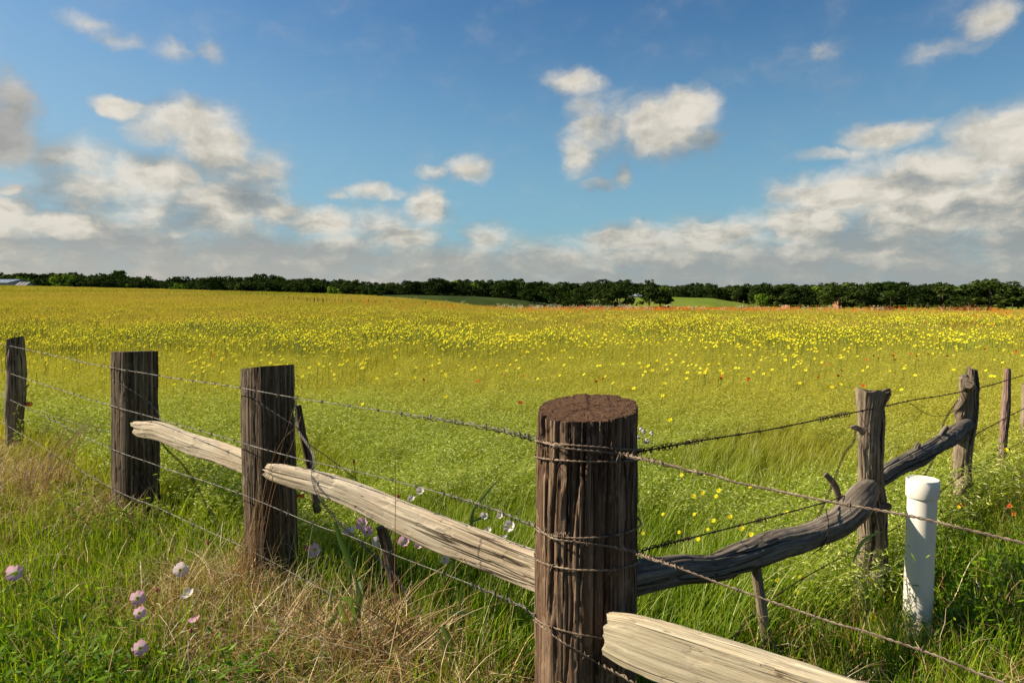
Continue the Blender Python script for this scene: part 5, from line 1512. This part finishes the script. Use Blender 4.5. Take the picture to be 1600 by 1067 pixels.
for i_ in range(min(300, len(x))):
    ob = link('yellow_flower', yk[i_ % 4], None, (x[i_], y[i_], terr1(x[i_], y[i_]) - .02))
    s_ = rng.uniform(.8, 1.15); ob.scale = (s_, s_, 1); ob.rotation_euler = (0, 0, rng.uniform(-.6, .6))
    tag(ob, 'small yellow wildflower head in the open meadow beyond the fence', 'flower', 'yellow wildflowers in the meadow')
x, y = x[300:], y[300:]
x2, y2 = wedge(int(area(14, 62) * 6.0), 14, 62, pw=1.0); k = rng.uniform(0, 1, len(x2)) < (yellow_density(x2, y2) + .15 * (y2 < 34)) * .42; x2, y2 = x2[k], y2[k]
X_ = np.concatenate([x, x2]); Y_ = np.concatenate([y, y2]); ix = np.concatenate([rng.integers(0, 4, len(x)), 4 + rng.integers(0, 4, len(x2))])
do_scatter('yellow_flower_carpet', X_, Y_, yk + ykf, .75, 1.2, 'thousands of tiny yellow flowers spread over the middle of the meadow', 'flowers', .1, .6, ix)
# orange red flowers: loose ones nearer, a band at the crest
rk = [small_flower('red_flower', m_org, .022, m_red, 80 + k, .46) for k in range(3)]
okf = []
for s0 in range(4):
    r = np.random.default_rng(950 + s0); g = Geo()
    for q in range(9):
        sz = .05 * r.uniform(.6, 1.2); c_ = np.array([r.normal() * .6, r.normal() * .6, r.uniform(.28, .5)])
        n_ = 5; a = np.arange(n_) * 2 * np.pi / n_; nrm = np.array(face_rot((-.45, -.7 + r.normal() * .3, .5)).to_matrix())
        V = np.stack([np.cos(a) * sz, np.sin(a) * sz, np.zeros(n_)], -1) @ nrm.T + c_
        g.add(np.concatenate([V, [c_ + nrm[:, 2] * .01]]), T=[(5, k, (k + 1) % n_) for k in range(n_)], m=0)
    okf.append(g.mesh('orange_cluster', [m_org]))
near_red = [(333, 555), (734, 524), (778, 541), (812, 556), (784, 584), (818, 586), (746, 594), (813, 628), (662, 592), (464, 586), (932, 595), (942, 591), (1127, 588), (1169, 593), (1126, 591), (1315, 578), (1310, 586), (1279, 588), (1292, 568), (1354, 561), (1365, 555), (1372, 559), (1396, 555), (1399, 561),
            (1397, 553), (1424, 552), (1432, 556), (1435, 562), (1450, 553), (1539, 546), (1541, 542), (1586, 552), (1588, 549), (1560, 551), (1100, 586), (1170, 591), (990, 585), (1105, 577), (1349, 601), (1344, 558), (1235, 560), (1480, 556), (815, 628), (40, 631)]
for k, (px, py) in enumerate(near_red[:-1]):
    d = (EYE - .5) * F / (py - 455)
    p = W(px, py, d); z = terr1(p.x, d)
    ob = link('red_flower', rk[k % 3], None, (p.x, d, z - .0)); ob.rotation_euler = (0, 0, k)
    if py > 540: pass
    ob.scale = (.95, .95, 1.05)
    tag(ob, 'small orange red wildflower dotted in the open meadow', 'flower', 'orange red wildflowers in the meadow')
x, y = wedge(int(area(26, 80) * 2.0), 26, 80, amax=.98); a = x / y
dn = .5 * (np.interp(y, [24, 45, 56, 66, 80], [.02, .05, .5, 1.6, 1.8]) * np.interp(a, [-.8, -.4, -.25, 0, .15, .45, .5, .8], [.01, .01, .03, .3, 1, .8, .3, .35]) + np.interp(a, [.35, .6, .8], [0, .12, .3]) * np.interp(y, [20, 26, 45, 50], [.1, .4, .4, 0]))
dn = dn * sstep(patch(x, y, .09, 91), .38, .62); k = rng.uniform(0, 1, len(x)) < dn; x, y = x[k], y[k]
do_scatter('orange_flower_band', x, y, okf, .6, 1.15, 'band of orange red flowers along the far crest of the meadow', 'flowers', .1, .6)
# pale frothy weeds on the crest
m_cream = plain('cream_umbels', (.66, .62, .40), .8, .1, .1, .2)
ck_ = []
for s0 in range(3):
    r = np.random.default_rng(970 + s0); g = Geo(); C = blades(g, 6, .15, .5, .75, .012, .3, .1, r, 3, 0, .3, .8)
    n_ = 40; P_ = C[r.integers(0, 6, n_), -1] + r.normal(size=(n_, 3)) * np.array([.16, .16, .05])
    d_ = r.normal(size=(n_, 3)) * .028; e_ = r.normal(size=(n_, 3)) * .028
    V = np.stack([P_ - d_, P_ - e_, P_ + d_, P_ + e_], 1).reshape(-1, 3); g.add(V, np.arange(n_ * 4).reshape(-1, 4), m=1, tint=np.full(n_ * 4, .5), hf=np.full(n_ * 4, .5))
    ck_.append(g.mesh('umbel_weed', [M_far, m_cream]))
a = rng.uniform(-.16, .62, 95); a = np.where(rng.uniform(0, 1, 95) < .5, rng.uniform(-.02, .2, 95), a)
y = np.interp(a, _A, _YC) - rng.uniform(0, 14, 95); x = a * y
do_scatter('umbel_weeds', x, y, ck_, .6, 1.15, 'cream topped weeds fringing the far crest of the meadow', 'weeds', .1, 3)
# rusty weed clumps at the crest
def k_rusty(r):
    g = Geo(); blades(g, 160, .9, .5, 1.1, .05, .9, .3, r, 4, 0, 0, .5); return g.mesh('rusty_clump', [M_straw])
rst = kinds(k_rusty, 2, 990)
for (px, sx, lab) in [(1376, 1.0, 'low brown weed clump at the far field edge below the tall domed tree'), (1488, 1.2, 'rust coloured weed clump at the far field edge, left of two'), (1527, 1.0, 'rust coloured weed clump at the far field edge, right of two')]:
    d = 68; xx = (px - 800) / F * d
    ob = link('weed_clump', rst[0], None, (xx, d, terr1(xx, d))); ob.scale = (sx * 1.3, sx * 1.3, .95); tag(ob, lab, 'bush')

# ------------------------------------------------------------------ broad leaved grass plants and single dry stalks
def leafg_build(n):
    t = n.attr('tint'); return n.ramp(t, [(0, (.06, .14, .015)), (.5, (.14, .26, .03)), (1, (.36, .44, .12))])
M_broad = leafy('broad_leaf', leafg_build, .35, .06)
def ribbon(g, pts_, d, wpx, tint, fold=.25, m=0):
    P = np.array([W(px, py, d + dd) for (px, py, dd) in pts_]); P, s = resample(P, 24)
    P, t, n1, n2 = frames(P, (0, -1, .2))
    side = np.cross(t, n1); u = np.linspace(0, 1, 24); wv = wpx / F * d * np.clip(np.sin(np.pi * (.12 + .88 * u)), .03, 1)
    V = np.stack([P - side * wv[:, None] * .5 + n1 * (wv * fold)[:, None], P, P + side * wv[:, None] * .5 + n1 * (wv * fold)[:, None]], 1).reshape(-1, 3)
    Q = []
    for k in range(23):
        for q in (0, 1): b = k * 3 + q; Q.append((b, b + 1, b + 4, b + 3))
    g.add(V, Q, m=m, tint=float(tint), hf=.5)
def broad_plant(label, leaves, d, stem):
    foot = W(stem[0][0], stem[0][1], d); foot.z = 0.0
    e = empty('broad_leaved_grass', foot, label, 'plant')
    g = Geo(); P = np.array([W(px, py, d) for px, py in stem]); P[0][2] = 0
    tube(g, resample(P, 16)[0], np.linspace(.004, .002, 16), 6, tint=.3, hf=.5); me = g.mesh('stem', [M_broad], True); recenter(me, foot); link('stem', me, e)
    for (pp, wpx, tn) in leaves:
        g = Geo(); ribbon(g, pp, d, wpx, tn); me = g.mesh('leaf', [M_broad], True); recenter(me, foot); link('leaf', me, e)
broad_plant('tall broad bladed grass plant in front of the long rail, between the two heavy posts', [
    ([(523, 815, 0), (534, 845, 0), (548, 880, 0), (558, 915, 0)], 11, .2), ([(558, 905, 0), (562, 930, -.02), (556, 960, 0), (551, 985, 0)], 14, .75), ([(563, 968, 0), (548, 938, -.03), (536, 934, -.05), (530, 940, -.08)], 14, .6),
    ([(530, 940, -.03), (537, 958, -.02), (547, 985, 0), (552, 1010, 0)], 12, .95), ([(505, 990, 0), (518, 970, 0), (530, 955, 0), (545, 938, 0)], 8, .7), ([(517, 1067, -.1), (524, 1030, -.08), (532, 1006, -.06), (541, 1001, -.04)], 13, .95), ([(566, 1030, 0), (560, 980, 0), (562, 940, 0)], 7, .3)], 2.62, [(566, 1100), (562, 1020), (558, 960), (560, 915)])
broad_plant('lower broad bladed grass plant with a folded pale leaf, left of the corner post', [
    ([(683, 988, 0), (691, 1005, 0), (700, 1030, 0), (706, 1060, 0)], 14, .95), ([(705, 1040, .02), (702, 1000, .0), (690, 978, 0), (684, 990, -.03)], 12, .7), ([(700, 958, .1), (722, 955, .1), (748, 962, .1)], 7, .8), ([(717, 960, .1), (720, 930, .1), (724, 905, .1)], 5, .6)], 2.45, [(712, 1100), (706, 1050), (700, 1000)])
broad_plant('fresh slender leaved plant in front of the dark post with the upper rail', [
    ([(232, 850, 0), (238, 815, 0), (240, 790, 0)], 5, .8), ([(222, 850, 0), (216, 815, 0), (206, 800, 0)], 5, .8), ([(228, 850, 0), (226, 810, 0), (222, 785, 0)], 5, .8), ([(230, 830, 0), (242, 808, 0), (252, 800, 0)], 5, .7), ([(226, 830, 0), (215, 812, 0), (208, 813, 0)], 5, .8)], 4.15, [(228, 880), (228, 850), (230, 820)])
broad_plant('pale upright grass leaf standing behind the right part of the long rail', [([(734, 830, 0), (738, 800, 0), (760, 770, 0), (785, 742, 0)], 6, .9), ([(733, 850, 0), (737, 815, 0), (741, 790, 0)], 7, .8), ([(738, 815, 0), (755, 808, 0), (770, 810, 0)], 5, .4)], 2.85, [(735, 930), (735, 850), (736, 825)])
broad_plant('slender green leaf crossing in front of the foot of the hooked grey post', [([(1332, 878, 0), (1344, 850, 0), (1362, 836, 0), (1382, 829, 0)], 6, .9), ([(1330, 884, 0), (1345, 905, 0), (1354, 925, 0), (1358, 960, 0)], 7, .8), ([(1358, 990, 0), (1357, 940, 0), (1356, 915, 0)], 5, .6)], 2.95, [(1360, 1010), (1358, 960), (1352, 930)])
# leaves in front of the pipe
def k_wisp(g, px, py, d):
    pass
# single dry stalks
def stalk(pts_, d, rad, tint, g):
    P = np.array([W(px, py, d) for px, py in pts_]); P = resample(P, 20)[0]; tube(g, P, np.linspace(rad, rad * .35, 20), 5, tint=float(tint), hf=.5)
g = Geo()
stalk([(617, 1100), (617, 960), (617, 850), (618, 760), (617, 680)], 2.55, .0024, .35, g)
me = g.mesh('dry_stalk', [M_straw], True); place('dry_stalk', me, 'single straight brown dry stalk crossing the long pale rail', 'dry stalk', None)
g = Geo()
for (pp, tn) in [([(395, 960), (405, 860), (420, 780), (440, 700), (458, 640)], .3), ([(400, 950), (412, 850), (430, 760), (458, 690), (470, 650)], .45), ([(393, 940), (398, 860), (410, 790), (420, 745), (430, 700)], .25), ([(398, 900), (405, 815), (418, 742), (440, 690), (462, 668)], .55)]:
    stalk(pp, 3.1, .0017, tn, g)
for k in range(46):
    b = 372 + rng.normal() * 14; t_ = 396 + rng.normal() * 10
    stalk([(b, 985 + rng.normal() * 20), (b + 4 + rng.normal() * 5, 930), ((b + t_) / 2 + rng.normal() * 4, 870), (t_, 800 + rng.normal() * 28)], 3.14 + rng.normal() * .04, .0012 * rng.uniform(.7, 1.4), rng.uniform(0, .95), g)
me = g.mesh('dry_stalks', [M_straw], True)
tag(place('dry_stalk_sheaf', me, 'sheaf of reddish dry stalks leaning against the heavy post by the long rail', 'dry grass'), kind='stuff')
g = Geo()
for k in range(46):
    b = 30 + rng.uniform(0, 75); t_ = b + 25 + rng.uniform(0, 60)
    stalk([(b, 760 + rng.normal() * 12), ((b * .7 + t_ * .3), 710 + rng.normal() * 6), (t_ * .8 + b * .2, 672 + rng.normal() * 10), (t_, 640 + rng.uniform(0, 40))], 4.9 + rng.normal() * .12, .0016 * rng.uniform(.7, 1.5), rng.uniform(.2, 1), g)
me = g.mesh('dry_stalks', [M_straw], True)
tag(place('dry_stalk_sheaf', me, 'leaning sheaf of pale dry stalks right of the thin crooked post', 'dry grass'), kind='stuff')
g = Geo()
for k in range(260):        # long loose straws in the heap between the posts
    bx = rng.normal(600, 95); by = rng.uniform(985, 1075); an = rng.uniform(-1.3, 1.3); L_ = rng.uniform(50, 190)
    dx_, dy_ = math.sin(an) * L_, -math.cos(an) * L_ * .8; cv = rng.normal() * 25
    dd = 2.62 + rng.normal() * .12
    stalk([(bx, by), (bx + dx_ * .35 + cv * .3, by + dy_ * .4), (bx + dx_ * .7 + cv, by + dy_ * .8), (bx + dx_ + cv * 1.6, by + dy_)], dd, .0020 * rng.uniform(.6, 1.4), rng.uniform(.1, 1), g)
me = g.mesh('dry_stalks', [M_straw], True)
tag(place('dry_straw_heap', me, 'loose crossing straws over the heap of dead grass left of the corner post', 'dry grass'), kind='stuff')
g = Geo()
for k in range(70):
    bx = rng.uniform(0, 330); by = rng.uniform(800, 1060); an = rng.choice([-1, 1]) * rng.uniform(.5, 1.5); L_ = rng.uniform(50, 150)
    dd = (EYE - .12) * F / (by - 455)
    dx_, dy_ = math.sin(an) * L_, -math.cos(an) * L_; cv = rng.normal() * 12
    stalk([(bx, by), (bx + dx_ * .35, by + dy_ * .4 + cv * .3), (bx + dx_ * .7, by + dy_ * .8 + cv * .6), (bx + dx_, by + dy_ + cv)], dd, .0014 * rng.uniform(.6, 1.4), rng.uniform(.0, .9), g)
me = g.mesh('dry_stalks', [M_straw], True)
tag(place('loose_straws', me, 'loose brown straws lying over the short grass at the lower left', 'dry grass'), kind='stuff')
